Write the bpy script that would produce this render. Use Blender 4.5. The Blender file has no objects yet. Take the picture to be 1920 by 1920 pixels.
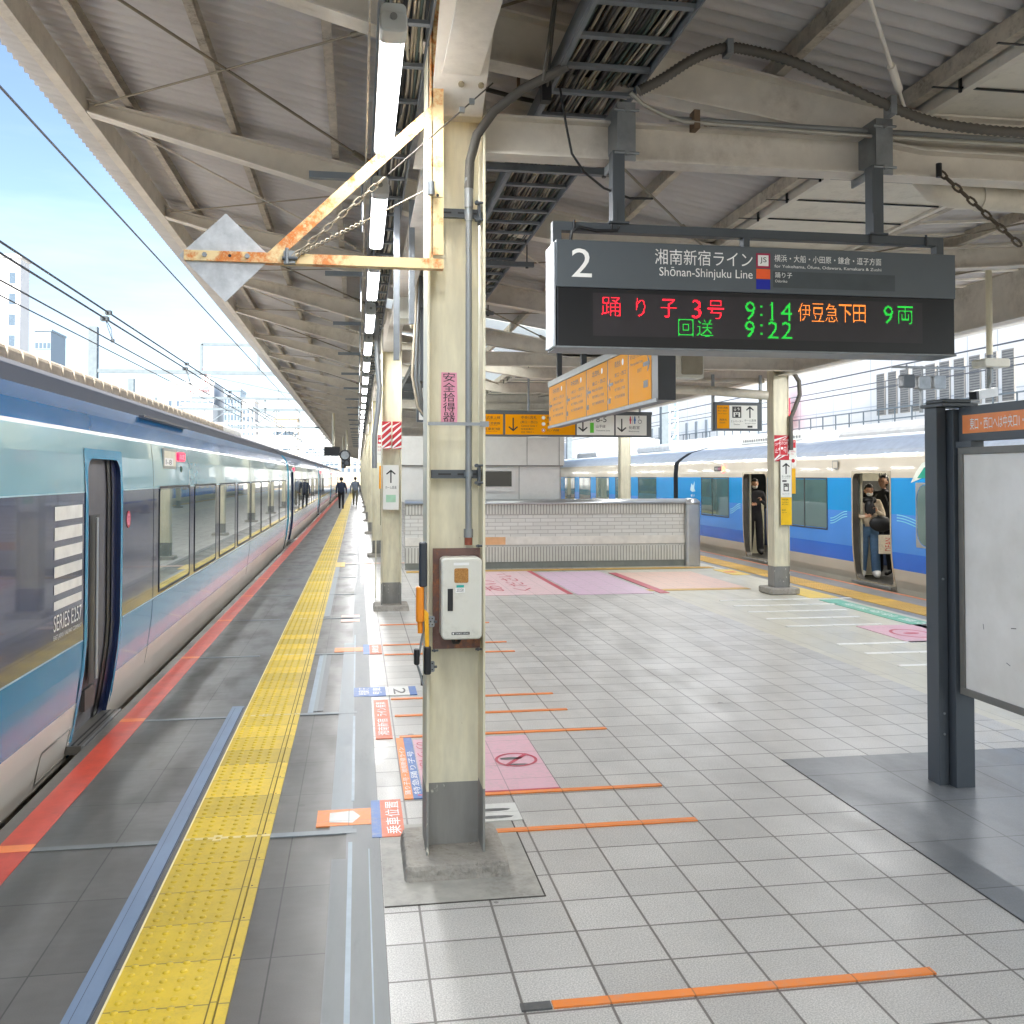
import bpy, math, random
from mathutils import Vector, Matrix
from mathutils.bvhtree import BVHTree
random.seed(7)
C = bpy.context.scene.collection
PI = math.pi
def hexc(h):
    h = h.lstrip('#'); r = [int(h[i:i+2], 16)/255 for i in (0, 2, 4)]
    return tuple(c/12.92 if c <= .04045 else ((c+.055)/1.055)**2.4 for c in r)
# ------------------------------------------------------------------ materials
MATS = {}
class NT:
    def __init__(s, name):
        m = bpy.data.materials.new(name); m.use_nodes = True
        s.m = m; s.t = m.node_tree; s.b = s.t.nodes['Principled BSDF']; s.l = s.t.links
        MATS[name] = m
    def n(s, ty, **kw):
        o = s.t.nodes.new(ty)
        for k, v in kw.items(): setattr(o, k, v)
        return o
    def put(s, sock, v):
        if isinstance(v, bpy.types.NodeSocket): s.l.new(v, sock)
        else: sock.default_value = v
    def math(s, op, a, b=0.0, c=0.0, clamp=False):
        o = s.n('ShaderNodeMath', operation=op); o.use_clamp = clamp
        s.put(o.inputs[0], a); s.put(o.inputs[1], b); s.put(o.inputs[2], c)
        return o.outputs[0]
    def mix(s, f, a, b, blend='MIX'):
        o = s.n('ShaderNodeMix', data_type='RGBA', blend_type=blend)
        s.put(o.inputs[0], f)
        for k, v in ((6, a), (7, b)):
            s.put(o.inputs[k], v if isinstance(v, bpy.types.NodeSocket) else (*v[:3], 1))
        return o.outputs[2]
    def pos(s):
        return s.n('ShaderNodeNewGeometry').outputs['Position']
    def noise(s, scale, detail=3, rough=.55, vec=None, stretch=None):
        v = vec or s.pos()
        if stretch:
            mp = s.n('ShaderNodeMapping'); mp.inputs['Scale'].default_value = stretch; s.l.new(v, mp.inputs[0]); v = mp.outputs[0]
        o = s.n('ShaderNodeTexNoise'); o.inputs['Scale'].default_value = scale; o.inputs['Detail'].default_value = detail
        o.inputs['Roughness'].default_value = rough; s.l.new(v, o.inputs['Vector'])
        return o.outputs[0]
    def ramp(s, f, a, b):
        o = s.n('ShaderNodeMapRange'); s.put(o.inputs[0], f); o.inputs[1].default_value = a; o.inputs[2].default_value = b
        return o.outputs[0]
    def bump(s, h, dist=.002, strength=1):
        o = s.n('ShaderNodeBump'); o.inputs['Distance'].default_value = dist; o.inputs['Strength'].default_value = strength
        s.l.new(h, o.inputs['Height']); s.l.new(o.outputs[0], s.b.inputs['Normal'])
    def set(s, **kw):
        for k, v in kw.items(): s.put(s.b.inputs[k.replace('_', ' ')], v)
def M(name, col, rough=.5, metal=0., var=.12, scale=6., dirt=None, dirt_amt=.35, dirt_scale=2.5, bumpd=0., coat=0., stretch=None, ior=None):
    """painted / plain surface with tone variation, patchy dirt and slight roughness change"""
    if name in MATS: return MATS[name]
    t = NT(name); c = hexc(col) if isinstance(col, str) else col
    nz = t.noise(scale, 4, .6, stretch=stretch)
    base = t.mix(t.ramp(nz, .3, .7), tuple(x*(1-var) for x in c), tuple(min(1, x*(1+var)) for x in c))
    if dirt:
        dn = t.noise(dirt_scale, 6, .7, stretch=stretch)
        fine = t.noise(dirt_scale*9, 4, .7, stretch=stretch)
        f = t.math('MULTIPLY', t.ramp(dn, .48, .72), t.ramp(fine, .3, .7))
        base = t.mix(t.math('MULTIPLY', f, dirt_amt*2, clamp=True), base, hexc(dirt))
    t.set(Base_Color=base, Metallic=metal, Roughness=(t.math('MULTIPLY_ADD', nz, .25, rough-.12, clamp=True) if rough > .41 else rough))
    if coat: t.set(Coat_Weight=coat, Coat_Roughness=.04)
    if ior: t.set(IOR=ior)
    if bumpd: t.bump(t.noise(scale*1.5, 3, .5), bumpd*4, .7)
    return t.m
def EM(name, col, st, base='#101010'):
    if name in MATS: return MATS[name]
    t = NT(name); c = hexc(col); t.m.cycles.emission_sampling = 'NONE'
    t.set(Base_Color=(*hexc(base), 1), Emission_Color=(*c, 1), Emission_Strength=st, Roughness=.4)
    return t.m
def tile_mat(name, col, x0, y0, sx, sy, joint, jcol, rough=.3, var=.1, speck=.12, smear=.15, jdepth=.0015, edgew=0.):
    t = NT(name); sp = t.n('ShaderNodeSeparateXYZ'); t.l.new(t.pos(), sp.inputs[0])
    def cell(v, o, s):
        u = t.math('DIVIDE', t.math('SUBTRACT', v, o), s)
        fr = t.math('FRACT', u); fl = t.math('FLOOR', u)
        d = t.math('MULTIPLY', t.math('MINIMUM', fr, t.math('SUBTRACT', 1., fr)), s)
        return fl, d
    fx, dx = cell(sp.outputs[0], x0, sx); fy, dy = cell(sp.outputs[1], y0, sy)
    dm = t.math('MINIMUM', dx, dy)
    j = t.math('SUBTRACT', 1., t.ramp(dm, joint*.35, joint*.65))
    cv = t.n('ShaderNodeCombineXYZ'); t.l.new(fx, cv.inputs[0]); t.l.new(fy, cv.inputs[1])
    wn = t.n('ShaderNodeTexWhiteNoise', noise_dimensions='2D'); t.l.new(cv.outputs[0], wn.inputs[0])
    c = hexc(col)
    b = t.mix(wn.outputs[0], tuple(x*(1-var) for x in c), tuple(x*(1+var) for x in c))
    sk = t.noise(170, 1, .5)
    b = t.mix(t.math('MULTIPLY', t.ramp(sk, .35, .65), 1.), t.mix(1., b, (1-speck,)*3, 'MULTIPLY'), t.mix(1., b, (1+speck,)*3, 'MULTIPLY'))
    sm = t.noise(1.1, 5, .65); sm2 = t.noise(4, 3, .5, stretch=(1, .35, 1))
    b = t.mix(t.ramp(sm, .35, .75), b, t.mix(1., b, (1-smear,)*3, 'MULTIPLY'))
    b = t.mix(t.math('MULTIPLY', t.ramp(sm2, .4, .85), .2), b, t.mix(1., b, (1-smear*1.4,)*3, 'MULTIPLY'))
    b = t.mix(t.math('MULTIPLY', j, .85), b, hexc(jcol))
    r = t.math('MAXIMUM', .30, t.math('ADD', t.math('MULTIPLY', sm2, .62), .03))
    r = t.math('ADD', r, t.math('MULTIPLY', wn.outputs[0], .03))
    vo = t.n('ShaderNodeTexVoronoi'); vo.inputs['Scale'].default_value = 2.3; t.l.new(t.pos(), vo.inputs[0])
    spt = t.math('LESS_THAN', vo.outputs['Distance'], t.math('MULTIPLY', wn.outputs[0], .06))
    b = t.mix(t.math('MULTIPLY', spt, .55), b, hexc('#4a4743'))
    t.set(Base_Color=b, Roughness=r, IOR=1.5)
    t.bump(t.noise(3.6, 2, .5, stretch=(1, 1.6, 1)), .007, .6)
    return t.m
def chipped(name, col, chip, lo=.66, dc='#5a5448', da=.4, rr=.5):
    t = NT(name); c = hexc(col); a = t.noise(30, 5, .7, stretch=(1, 1, .45)); b_ = t.noise(3.5, 4, .7, stretch=(1, 1, .5)); g = t.noise(9, 4, .6, stretch=(2, 2, .35))
    base = t.mix(t.ramp(g, .3, .7), tuple(x*.86 for x in c), tuple(x*1.1 for x in c))
    base = t.mix(t.math('MULTIPLY', t.ramp(b_, .5, .75), .4*da/.4), base, hexc(dc))
    f = t.math('MULTIPLY', t.ramp(a, lo, lo+.03), t.ramp(b_, .48, .55))
    t.set(Base_Color=t.mix(f, base, hexc(chip)), Roughness=rr); return t.m
cream = chipped('cream_paint', '#e2dcc2', '#8f7350', .68, '#a89b7c', .3, .42)
gray_base = chipped('grey_base_paint', '#8f8e89', '#e3dfce', .62)
# rusty paint
def rust_mat(name, col, rust='#b4561a', lo=.54, hi=.64, scale=7):
    t = NT(name); c = hexc(col)
    a = t.noise(scale, 8, .72); b2 = t.noise(scale*5, 6, .8)
    f = t.math('MULTIPLY', t.ramp(a, lo, hi), t.ramp(b2, .35, .5))
    base = t.mix(t.ramp(t.noise(3, 3), .3, .7), tuple(x*.88 for x in c), c)
    rr = t.mix(t.ramp(b2, .4, .7), hexc(rust), hexc('#e08a38'))
    t.set(Base_Color=t.mix(f, base, rr), Roughness=.5, Metallic=0.)
    return t.m
steel = M('canopy_steel', '#dcd6cb', .5, var=.08, dirt='#8a7d6b', dirt_amt=.3, dirt_scale=2.2, bumpd=.0008)
purlin_m = M('purlin_steel', '#bcb3a4', .6, var=.18, scale=14, dirt='#54483c', dirt_amt=.55, dirt_scale=6)
sheet_m = M('roof_sheet', '#cfcccb', .7, var=.10, scale=2.2, dirt='#9d968e', dirt_amt=.35, dirt_scale=1.1, bumpd=.0006, stretch=(.5, 3, 1))
soffit_m = M('gutter_soffit', '#e2ddd0', .6, var=.05, dirt='#8b8070', dirt_amt=.3, dirt_scale=5)
conc = M('rough_concrete', '#a5a096', .85, var=.25, scale=14, dirt='#57524a', dirt_amt=.6, dirt_scale=7, bumpd=.006)
galv = M('galvanised_steel', '#8d9295', .42, .55, var=.18, scale=9, dirt='#5c5a55', dirt_amt=.2)
tray_m = M('tray_steel', '#747a7f', .5, .35, var=.12, dirt='#4a4640', dirt_amt=.3)
conduit = M('grey_conduit', '#8b8e8e', .42, .3, var=.06)
dark_conduit = M('dark_conduit', '#5a564f', .6, var=.08)
cable_ms = [M('cable_'+n, c, .6) for n, c in (('tan', '#a59a86'), ('grey', '#77736c'), ('dark', '#3d3c3a'), ('pale', '#b8b2a2'), ('green', '#4d5a52'))]
darkmet = M('charcoal_steel', '#4b5156', .42, .1, var=.05)
blackm = M('matt_black', '#16171a', .4, var=.05)
brownm = rust_mat('brown_plate', '#6b4f47', '#5a2f20', .5, .7, 5)
rusty = rust_mat('rusty_cream_paint', '#e8cf9a', '#b9601f', .47, .56, 5.5)
oldwire = M('weathered_wire', '#8f8675', .6, .3)
plate_m = M('mottled_zinc', '#b9bcbe', .5, .4, var=.22, scale=16)
white = M('white_plastic', '#eeeeea', .35, var=.03)
pale = M('pale_enamel', '#e4e4dd', .28, var=.04, dirt='#9a9588', dirt_amt=.12)
boxm = M('box_enamel', '#d9d8cc', .3, var=.04, dirt='#8f8874', dirt_amt=.25, dirt_scale=6)
tube_e = EM('lit_tube', '#fbfbff', 3.2); tube_e.cycles.emission_sampling = 'NONE'
cap_m = M('fitting_grey', '#c4c9c9', .4, var=.03)
orange_sign = M('sign_orange', '#ee9d00', .5, var=.02); MATS['sign_orange'].node_tree.nodes['Principled BSDF'].inputs['Specular IOR Level'].default_value = .12
sign_white = M('sign_white', '#e9e9e2', .2, var=.02)
sign_grey = M('sign_grey', '#5a6166', .3, .1, var=.03)
ink = M('sign_ink', '#2c2b29', .4); ink_w = M('white_lettering', '#f2f2ee', .4)
red_s = M('sign_red', '#c32a34', .35); pinkst = M('pink_sticker', '#e79bb4', .5, var=.05)
def floor_decal(name, col, wear=.25):
    t = NT(name); c = hexc(col)
    sp = t.n('ShaderNodeSeparateXYZ'); t.l.new(t.pos(), sp.inputs[0])
    a = t.noise(30, 5, .8); b = t.noise(5, 4, .7)
    f = t.math('MULTIPLY', t.ramp(a, .45, .7), t.ramp(b, .35, .7))
    base = t.mix(t.math('MULTIPLY', f, wear*2, clamp=True), c, hexc('#a9a9a2'))
    def jn(v, o, s, w=.003):
        fr = t.math('FRACT', t.math('DIVIDE', t.math('SUBTRACT', v, o), s))
        return t.math('LESS_THAN', t.math('MULTIPLY', t.math('MINIMUM', fr, t.math('SUBTRACT', 1., fr)), s), w)
    j = t.math('MAXIMUM', jn(sp.outputs[0], .26, .3), jn(sp.outputs[1], 3.195, .2715))
    base = t.mix(t.math('MULTIPLY', j, .45), base, hexc('#5a5650'))
    t.set(Base_Color=base, Roughness=.45)
    return t.m
tape_o = floor_decal('orange_floor_tape', '#ef8a3c'); pink_f = floor_decal('pink_floor_sticker', '#dcb0ba', .4)
pink_d = floor_decal('crimson_floor_print', '#c4485c', .3); red_f = floor_decal('red_orange_sticker', '#d8693f', .3)
blue_f = floor_decal('blue_sticker', '#4a72b4', .35); white_f = floor_decal('white_sticker', '#dcdcd6', .3)
gray_f = floor_decal('grey_print', '#5c5d5c', .2); green_f = floor_decal('green_sticker', '#6fb89c', .4)
wl_f = floor_decal('white_paint_line', '#f1f0ea', .15); yel_f = floor_decal('yellow_sticker', '#e4c45a', .3)
violet_f = floor_decal('violet_sticker', '#dbbdd2', .5); salmon_f = floor_decal('salmon_sticker', '#e6c3b2', .5); pink_p = floor_decal('faded_pink_sticker', '#e2c3c6', .5)
graytape = M('grey_repair_tape', '#777b7b', .46, var=.1, scale=5, dirt='#5f6162', dirt_amt=.3, stretch=(3, .5, 1))
graytape2 = M('pale_repair_tape', '#868e92', .45, var=.12, scale=4, stretch=(3, .5, 1))
bluetape = M('blue_grey_strip', '#7488a2', .36, var=.1, scale=5, dirt='#56657a', dirt_amt=.3, stretch=(2, .6, 1))
grit = tile_mat('tile_light', '#bfbdb7', .26, 3.195, .3, .2715, .010, '#565049', .29, .09, .22, .16)
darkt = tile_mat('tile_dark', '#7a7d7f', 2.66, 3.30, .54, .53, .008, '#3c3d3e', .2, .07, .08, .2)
creamt = tile_mat('tile_cream', '#cdc9b8', .26, 3.195, .3, .5430, .006, '#8f8b7f', .3, .05, .05, .1)
farwalk = tile_mat('paving_edge_grey', '#8f8f8e', 7.05, 3.2, .35, .6, .008, '#67655f', .35, .1, .08, .15)
conc_panels = tile_mat('edge_panels', '#62605b', -1.165, 4.95, .85, .617, .006, '#24221f', .27, .16, .05, .3, .001)
yel = None
def yellow_mat(name, col):
    t = NT(name); sp = t.n('ShaderNodeSeparateXYZ'); t.l.new(t.pos(), sp.inputs[0])
    c = hexc(col); u = t.math('DIVIDE', t.math('SUBTRACT', sp.outputs[1], 4.95), .3083)
    wn = t.n('ShaderNodeTexWhiteNoise', noise_dimensions='1D'); t.l.new(t.math('FLOOR', u), wn.inputs['W'])
    fr = t.math('FRACT', u); j = t.math('LESS_THAN', t.math('MINIMUM', fr, t.math('SUBTRACT', 1., fr)), .012)
    b = t.mix(wn.outputs[0], tuple(x*.72 for x in c), tuple(min(1, x*1.08) for x in c))
    d = t.math('MULTIPLY', t.ramp(t.noise(9, 6, .75), .42, .75), t.ramp(t.noise(90, 3, .8), .3, .7))
    b = t.mix(t.math('MULTIPLY', d, .75), b, hexc('#8f7d3a')); b = t.mix(t.math('MULTIPLY', j, .8), b, hexc('#6f6230'))
    t.set(Base_Color=b, Roughness=t.math('MULTIPLY_ADD', t.noise(7, 4), .06, .40)); pass
    return t.m
yel = yellow_mat('tactile_yellow', '#e2c22c'); ochre = yellow_mat('tactile_ochre', '#d8ab48')
# ------------------------------------------------------------------ mesh builder
class MB:
    def __init__(s): s.v = []; s.f = []; s.m = []; s.mats = []; s.sm = []
    def mi(s, mat):
        if mat not in s.mats: s.mats.append(mat)
        return s.mats.index(mat)
    def add(s, vs, fs, mat, smooth=False):
        o = len(s.v); s.v += [tuple(p) for p in vs]; k = s.mi(mat)
        for f in fs: s.f.append(tuple(i+o for i in f)); s.m.append(k); s.sm.append(smooth)
        return s
    def box(s, x0, x1, y0, y1, z0, z1, mat, mtx=None):
        vs = [(x, y, z) for x in (x0, x1) for y in (y0, y1) for z in (z0, z1)]
        if mtx is not None: vs = [mtx @ Vector(p) for p in vs]
        return s.add(vs, [(0, 1, 3, 2), (4, 6, 7, 5), (0, 4, 5, 1), (2, 3, 7, 6), (0, 2, 6, 4), (1, 5, 7, 3)], mat)
    def rbox(s, x0, x1, y0, y1, z0, z1, r, mat, axis='y', n=4, ch=None):
        """box with the four edges along an axis rounded, and a small chamfer at both ends"""
        def rr(a0, a1, b0, b1, r):
            pts = []
            for cx, cz, a in ((a1-r, b1-r, 0), (a0+r, b1-r, 90), (a0+r, b0+r, 180), (a1-r, b0+r, 270)):
                for k in range(n+1):
                    t = math.radians(a+90*k/n); pts.append((cx+r*math.cos(t), cz+r*math.sin(t)))
            return pts
        ch = r*.4 if ch is None else ch
        A = dict(x=(y0, y1, z0, z1, x0, x1), y=(x0, x1, z0, z1, y0, y1), z=(x0, x1, y0, y1, z0, z1))[axis]
        rings = []
        for w, e in ((A[4], ch), (A[4]+ch, 0), (A[5]-ch, 0), (A[5], ch)):
            rings.append([(p, w) for p in rr(A[0]+e, A[1]-e, A[2]+e, A[3]-e, max(r-e, .0005))])
        vs = []
        for ring in rings:
            for (a, b), w in ring:
                vs.append(dict(x=(w, a, b), y=(a, w, b), z=(a, b, w))[axis])
        N = len(rings[0]); fs = []
        for k in range(3):
            for i in range(N):
                j = (i+1) % N; fs.append((k*N+i, k*N+j, (k+1)*N+j, (k+1)*N+i))
        fs.append(tuple(range(N))[::-1]); fs.append(tuple(3*N+i for i in range(N)))
        return s.add(vs, fs, mat)
    def prism(s, pts, a0, a1, axis, mat, smooth=False):
        """extrude 2D polygon along axis: x:(y,z) y:(x,z) z:(x,y)"""
        N = len(pts)
        def P(p, w): return dict(x=(w, p[0], p[1]), y=(p[0], w, p[1]), z=(p[0], p[1], w))[axis]
        vs = [P(p, a0) for p in pts]+[P(p, a1) for p in pts]
        fs = [(i, (i+1) % N, N+(i+1) % N, N+i) for i in range(N)]+[tuple(range(N))[::-1], tuple(range(N, 2*N))]
        return s.add(vs, fs, mat, smooth)
    def tube(s, pts, r, mat, seg=8, cap=True, smooth=True):
        pts = [Vector(p) for p in pts]; n = len(pts)
        rs = r if isinstance(r, (list, tuple)) else [r]*n
        vs = []; up = None
        for i, p in enumerate(pts):
            d = (pts[min(i+1, n-1)]-pts[max(i-1, 0)]).normalized()
            if up is None: up = Vector((0, 0, 1)) if abs(d.z) < .9 else Vector((0, 1, 0))
            a = d.cross(up).normalized(); up = a.cross(d).normalized()
            for k in range(seg):
                t = 2*PI*k/seg; vs.append(p+(a*math.cos(t)+up*math.sin(t))*rs[i])
        fs = [(i*seg+k, i*seg+(k+1) % seg, (i+1)*seg+(k+1) % seg, (i+1)*seg+k) for i in range(n-1) for k in range(seg)]
        s.add(vs, fs, mat, smooth)
        if cap: s.add(vs[:seg], [tuple(range(seg))[::-1]], mat); s.add(vs[-seg:], [tuple(range(seg))], mat)
        return s
    def bar(s, a, b, w, h, mat, upv=(0, 0, 1)):
        a = Vector(a); b = Vector(b); d = (b-a).normalized(); x = d.cross(Vector(upv)).normalized(); u = x.cross(d)
        vs = [p+x*i*w/2+u*j*h/2 for p in (a, b) for i, j in ((-1, -1), (1, -1), (1, 1), (-1, 1))]
        return s.add(vs, [(0, 1, 2, 3)[::-1], (4, 5, 6, 7), (0, 1, 5, 4), (1, 2, 6, 5), (2, 3, 7, 6), (3, 0, 4, 7)], mat)
    def angle(s, a, b, w, h, t, mat, flip=1):
        """L or C-like section: web plus a flange at the bottom, along a->b"""
        a = Vector(a); b = Vector(b); d = (b-a).normalized(); x = d.cross(Vector((0, 0, 1))).normalized()*flip
        s.bar(a+Vector((0, 0, h/2)), b+Vector((0, 0, h/2)), t, h, mat)
        s.bar(a+x*(w/2+t/2)+Vector((0, 0, t/2)), b+x*(w/2+t/2)+Vector((0, 0, t/2)), w, t, mat)
        s.bar(a+x*(w/2+t/2)+Vector((0, 0, h-t/2)), b+x*(w/2+t/2)+Vector((0, 0, h-t/2)), w, t, mat)
        return s
    def ell(s, c, r, mat, nu=14, nv=10, mtx=None, fn=None, smooth=True, v0=0., v1=1.):
        vs = []
        for j in range(nv+1):
            ph = PI*(v0+(v1-v0)*j/nv)
            for i in range(nu):
                th = 2*PI*i/nu; p = Vector((math.sin(ph)*math.cos(th), math.sin(ph)*math.sin(th), math.cos(ph)))
                q = Vector((p.x*r[0], p.y*r[1], p.z*r[2]))
                if fn: q = fn(p, q)
                if mtx is not None: q = mtx @ q
                vs.append(Vector(c)+q)
        fs = [(j*nu+i, (j+1)*nu+i, (j+1)*nu+(i+1) % nu, j*nu+(i+1) % nu) for j in range(nv) for i in range(nu)]
        return s.add(vs, fs, mat, smooth)
    # planar work on a frame: o origin, x right, y up, n outwards
    def rect(s, fr, u0, u1, v0, v1, d, mat, th=0.):
        return s.poly(fr, [(u0, v0), (u1, v0), (u1, v1), (u0, v1)], d, mat, th)
    def poly(s, fr, pts, d, mat, th=0.):
        o, x, y, n = fr; P = lambda p, e: o+x*p[0]+y*p[1]+n*e
        N = len(pts)
        if not th: return s.add([P(p, d) for p in pts], [tuple(range(N))], mat)
        vs = [P(p, d-th) for p in pts]+[P(p, d) for p in pts]
        return s.add(vs, [(i, (i+1) % N, N+(i+1) % N, N+i) for i in range(N)]+[tuple(range(N, 2*N)), tuple(range(N))[::-1]], mat)
    def disc(s, fr, cu, cv, r, d, mat, ru=None, seg=24, inner=0.):
        if not inner: return s.poly(fr, [(cu+(ru or r)*math.cos(2*PI*k/seg), cv+r*math.sin(2*PI*k/seg)) for k in range(seg)], d, mat)
        o, x, y, n = fr; vs = []; R = ru or r
        for q in (1., inner):
            vs += [o+x*(cu+R*q*math.cos(2*PI*k/seg))+y*(cv+r*q*math.sin(2*PI*k/seg))+n*d for k in range(seg)]
        return s.add(vs, [(k, (k+1) % seg, seg+(k+1) % seg, seg+k) for k in range(seg)], mat)
    def text(s, fr, string, u0, u1, v0, v1, d, mat):
        vs, fs = glyphs(string)
        if not vs: return s
        xs = [p[0] for p in vs]; ys = [p[1] for p in vs]
        ax, bx, ay, by = min(xs), max(xs), min(ys), max(ys); o, x, y, n = fr
        q = [o+x*(u0+(p[0]-ax)/(bx-ax+1e-9)*(u1-u0))+y*(v0+(p[1]-ay)/(by-ay+1e-9)*(v1-v0))+n*d for p in vs]
        return s.add(q, fs, mat)
    def arrow(s, fr, cu, cv, L, ang, d, mat, w=.09):
        """straight arrow pointing along ang (degrees, 90 = up)"""
        a = math.radians(ang-90); R = lambda p: (cu+(p[0]*math.cos(a)-p[1]*math.sin(a))*L, cv+(p[0]*math.sin(a)+p[1]*math.cos(a))*L)
        s.poly(fr, [R(p) for p in ((-w/2, -.5), (w/2, -.5), (w/2, .42), (-w/2, .42))], d, mat)
        for k in (-1, 1):
            P = [(0, .5), (0, .5-w*1.5), (k*.3, .12), (k*.36, .19)]
            if k > 0: P = P[::-1]
            s.poly(fr, [R(p) for p in P], d+.0004, mat)
        return s
    def build(s, name, parent=None, bevel=0., at=None):
        me = bpy.data.meshes.new(name); vs = s.v
        if at is not None: vs = [(p[0]-at[0], p[1]-at[1], p[2]-at[2]) for p in vs]
        me.from_pydata([tuple(p) for p in vs], [], s.f)
        for m in s.mats: me.materials.append(m)
        me.polygons.foreach_set('material_index', s.m); me.polygons.foreach_set('use_smooth', s.sm); me.update()
        o = bpy.data.objects.new(name, me); C.objects.link(o)
        if parent is not None: o.parent = parent
        if at is not None: o.location = at
        if bevel:
            b = o.modifiers.new('bevel', 'BEVEL'); b.width = bevel; b.segments = 2; b.limit_method = 'ANGLE'; b.angle_limit = math.radians(50)
        return o
GC = {}
def glyphs(string):
    if string in GC: return GC[string]
    cu = bpy.data.curves.new('t', 'FONT'); cu.body = string; cu.resolution_u = 3; cu.fill_mode = 'FRONT'
    ob = bpy.data.objects.new('t', cu); C.objects.link(ob)
    dg = bpy.context.evaluated_depsgraph_get(); me = bpy.data.meshes.new_from_object(ob.evaluated_get(dg))
    GC[string] = ([tuple(v.co) for v in me.vertices], [tuple(p.vertices) for p in me.polygons])
    bpy.data.objects.remove(ob); bpy.data.curves.remove(cu); bpy.data.meshes.remove(me)
    return GC[string]
def FR(o, x, y):
    x = Vector(x).normalized(); y = Vector(y).normalized(); return (Vector(o), x, y, x.cross(y))
def front(x, y, z): return FR((x, y, z), (1, 0, 0), (0, 0, 1))          # faces -Y (the camera)
def left(x, y, z): return FR((x, y, z), (0, -1, 0), (0, 0, 1))          # faces -X
def right(x, y, z): return FR((x, y, z), (0, 1, 0), (0, 0, 1))          # faces +X
def tag(o, label, cat, group=None, kind=None):
    if label: o['label'] = label
    if cat: o['category'] = cat
    if group: o['group'] = group
    if kind: o['kind'] = kind
    return o
def thing(name, label, cat, loc=(0, 0, 0), group=None, rz=0):
    o = bpy.data.objects.new(name, None); C.objects.link(o); o.location = loc; o.rotation_euler = (0, 0, rz); o.empty_display_size = .1
    return tag(o, label, cat, group)
def dup(root, loc, label=None, rz=None):
    r = root.copy(); C.objects.link(r); r.location = loc
    if rz is not None: r.rotation_euler = (0, 0, rz)
    if label: r['label'] = label
    for ch in list(root.children):
        c = ch.copy(); C.objects.link(c); c.parent = r
        for g in list(ch.children):
            d = g.copy(); C.objects.link(d); d.parent = c
    return r
ORD = ['nearest', 'second', 'third', 'fourth', 'fifth', 'sixth', 'seventh', 'eighth', 'ninth', 'tenth']
def struct(o): o['kind'] = 'structure'; return o
YF, YN = 150., -9.   # far and near ends of the platform
# ------------------------------------------------------------------ camera
F = 1793.; CAMH = 1.8; PT = math.radians(1.3)
cam_d = bpy.data.cameras.new('camera'); cam = bpy.data.objects.new('camera', cam_d); C.objects.link(cam)
cam.location = (0, 0, CAMH); cam.rotation_euler = (PI/2+PT, 0, -math.atan(289/F))
cam_d.sensor_width = 36; cam_d.lens = F/1920*36; cam_d.shift_y = -(960-(893-F*math.tan(PT)))/1920
cam_d.clip_start = .05; cam_d.clip_end = 3000
bpy.context.scene.camera = cam
# ------------------------------------------------------------------ world, sun
w = bpy.data.worlds.new('World'); bpy.context.scene.world = w; w.use_nodes = True
nt = w.node_tree; bg = nt.nodes['Background']
sky = nt.nodes.new('ShaderNodeTexSky'); sky.sky_type = 'NISHITA'; sky.sun_disc = False
sky.sun_elevation = math.radians(50); sky.sun_rotation = math.radians(182); sky.air_density = 1.0; sky.dust_density = 1.2; sky.ozone_density = 1.6
tc = nt.nodes.new('ShaderNodeTexCoord'); mp = nt.nodes.new('ShaderNodeMapping'); mp.inputs['Scale'].default_value = (1.1, 1.6, 6.5); mp.inputs['Rotation'].default_value = (0, .22, .3)
nz = nt.nodes.new('ShaderNodeTexNoise'); nz.inputs['Scale'].default_value = 1.7; nz.inputs['Detail'].default_value = 7; nz.inputs['Roughness'].default_value = .62
mr = nt.nodes.new('ShaderNodeMapRange'); mr.inputs[1].default_value = .40; mr.inputs[2].default_value = .78; mr.inputs[4].default_value = .6
mx = nt.nodes.new('ShaderNodeMix'); mx.data_type = 'RGBA'; mx.inputs[7].default_value = (6.2, 6.7, 7.4, 1)
sx = nt.nodes.new('ShaderNodeSeparateXYZ'); hz = nt.nodes.new('ShaderNodeMapRange'); hz.inputs[1].default_value = .05; hz.inputs[2].default_value = .36; hz.inputs[3].default_value = 1.; hz.inputs[4].default_value = .12
ml = nt.nodes.new('ShaderNodeMath'); ml.operation = 'MULTIPLY'
nt.links.new(tc.outputs['Generated'], mp.inputs[0]); nt.links.new(mp.outputs[0], nz.inputs['Vector']); nt.links.new(nz.outputs[0], mr.inputs[0])
nt.links.new(tc.outputs['Generated'], sx.inputs[0]); nt.links.new(sx.outputs[2], hz.inputs[0]); nt.links.new(mr.outputs[0], ml.inputs[0]); nt.links.new(hz.outputs[0], ml.inputs[1])
nt.links.new(ml.outputs[0], mx.inputs[0]); nt.links.new(sky.outputs[0], mx.inputs[6]); nt.links.new(mx.outputs[2], bg.inputs[0])
bg.inputs[1].default_value = .058
sl = bpy.data.lights.new('sun', 'SUN'); so = bpy.data.objects.new('sun', sl); C.objects.link(so)
sl.energy = 3.2; sl.angle = math.radians(.5); sl.color = (1, .95, .87)
so.rotation_euler = Vector((-.03, -.76, .90)).to_track_quat('Z', 'Y').to_euler(); so.location = (0, -20, 40)
sc = bpy.context.scene
sc.view_settings.view_transform = 'Standard'; sc.view_settings.look = 'None'; sc.view_settings.gamma = 1; sc.view_settings.exposure = 2.28
sc.render.engine = 'CYCLES'; sc.cycles.use_denoising = True; sc.cycles.max_bounces = 8; sc.cycles.diffuse_bounces = 4; sc.cycles.glossy_bounces = 3
sc.cycles.sample_clamp_indirect = 6; sc.cycles.blur_glossy = .6; sc.cycles.caustics_reflective = False; sc.cycles.caustics_refractive = False
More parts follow.
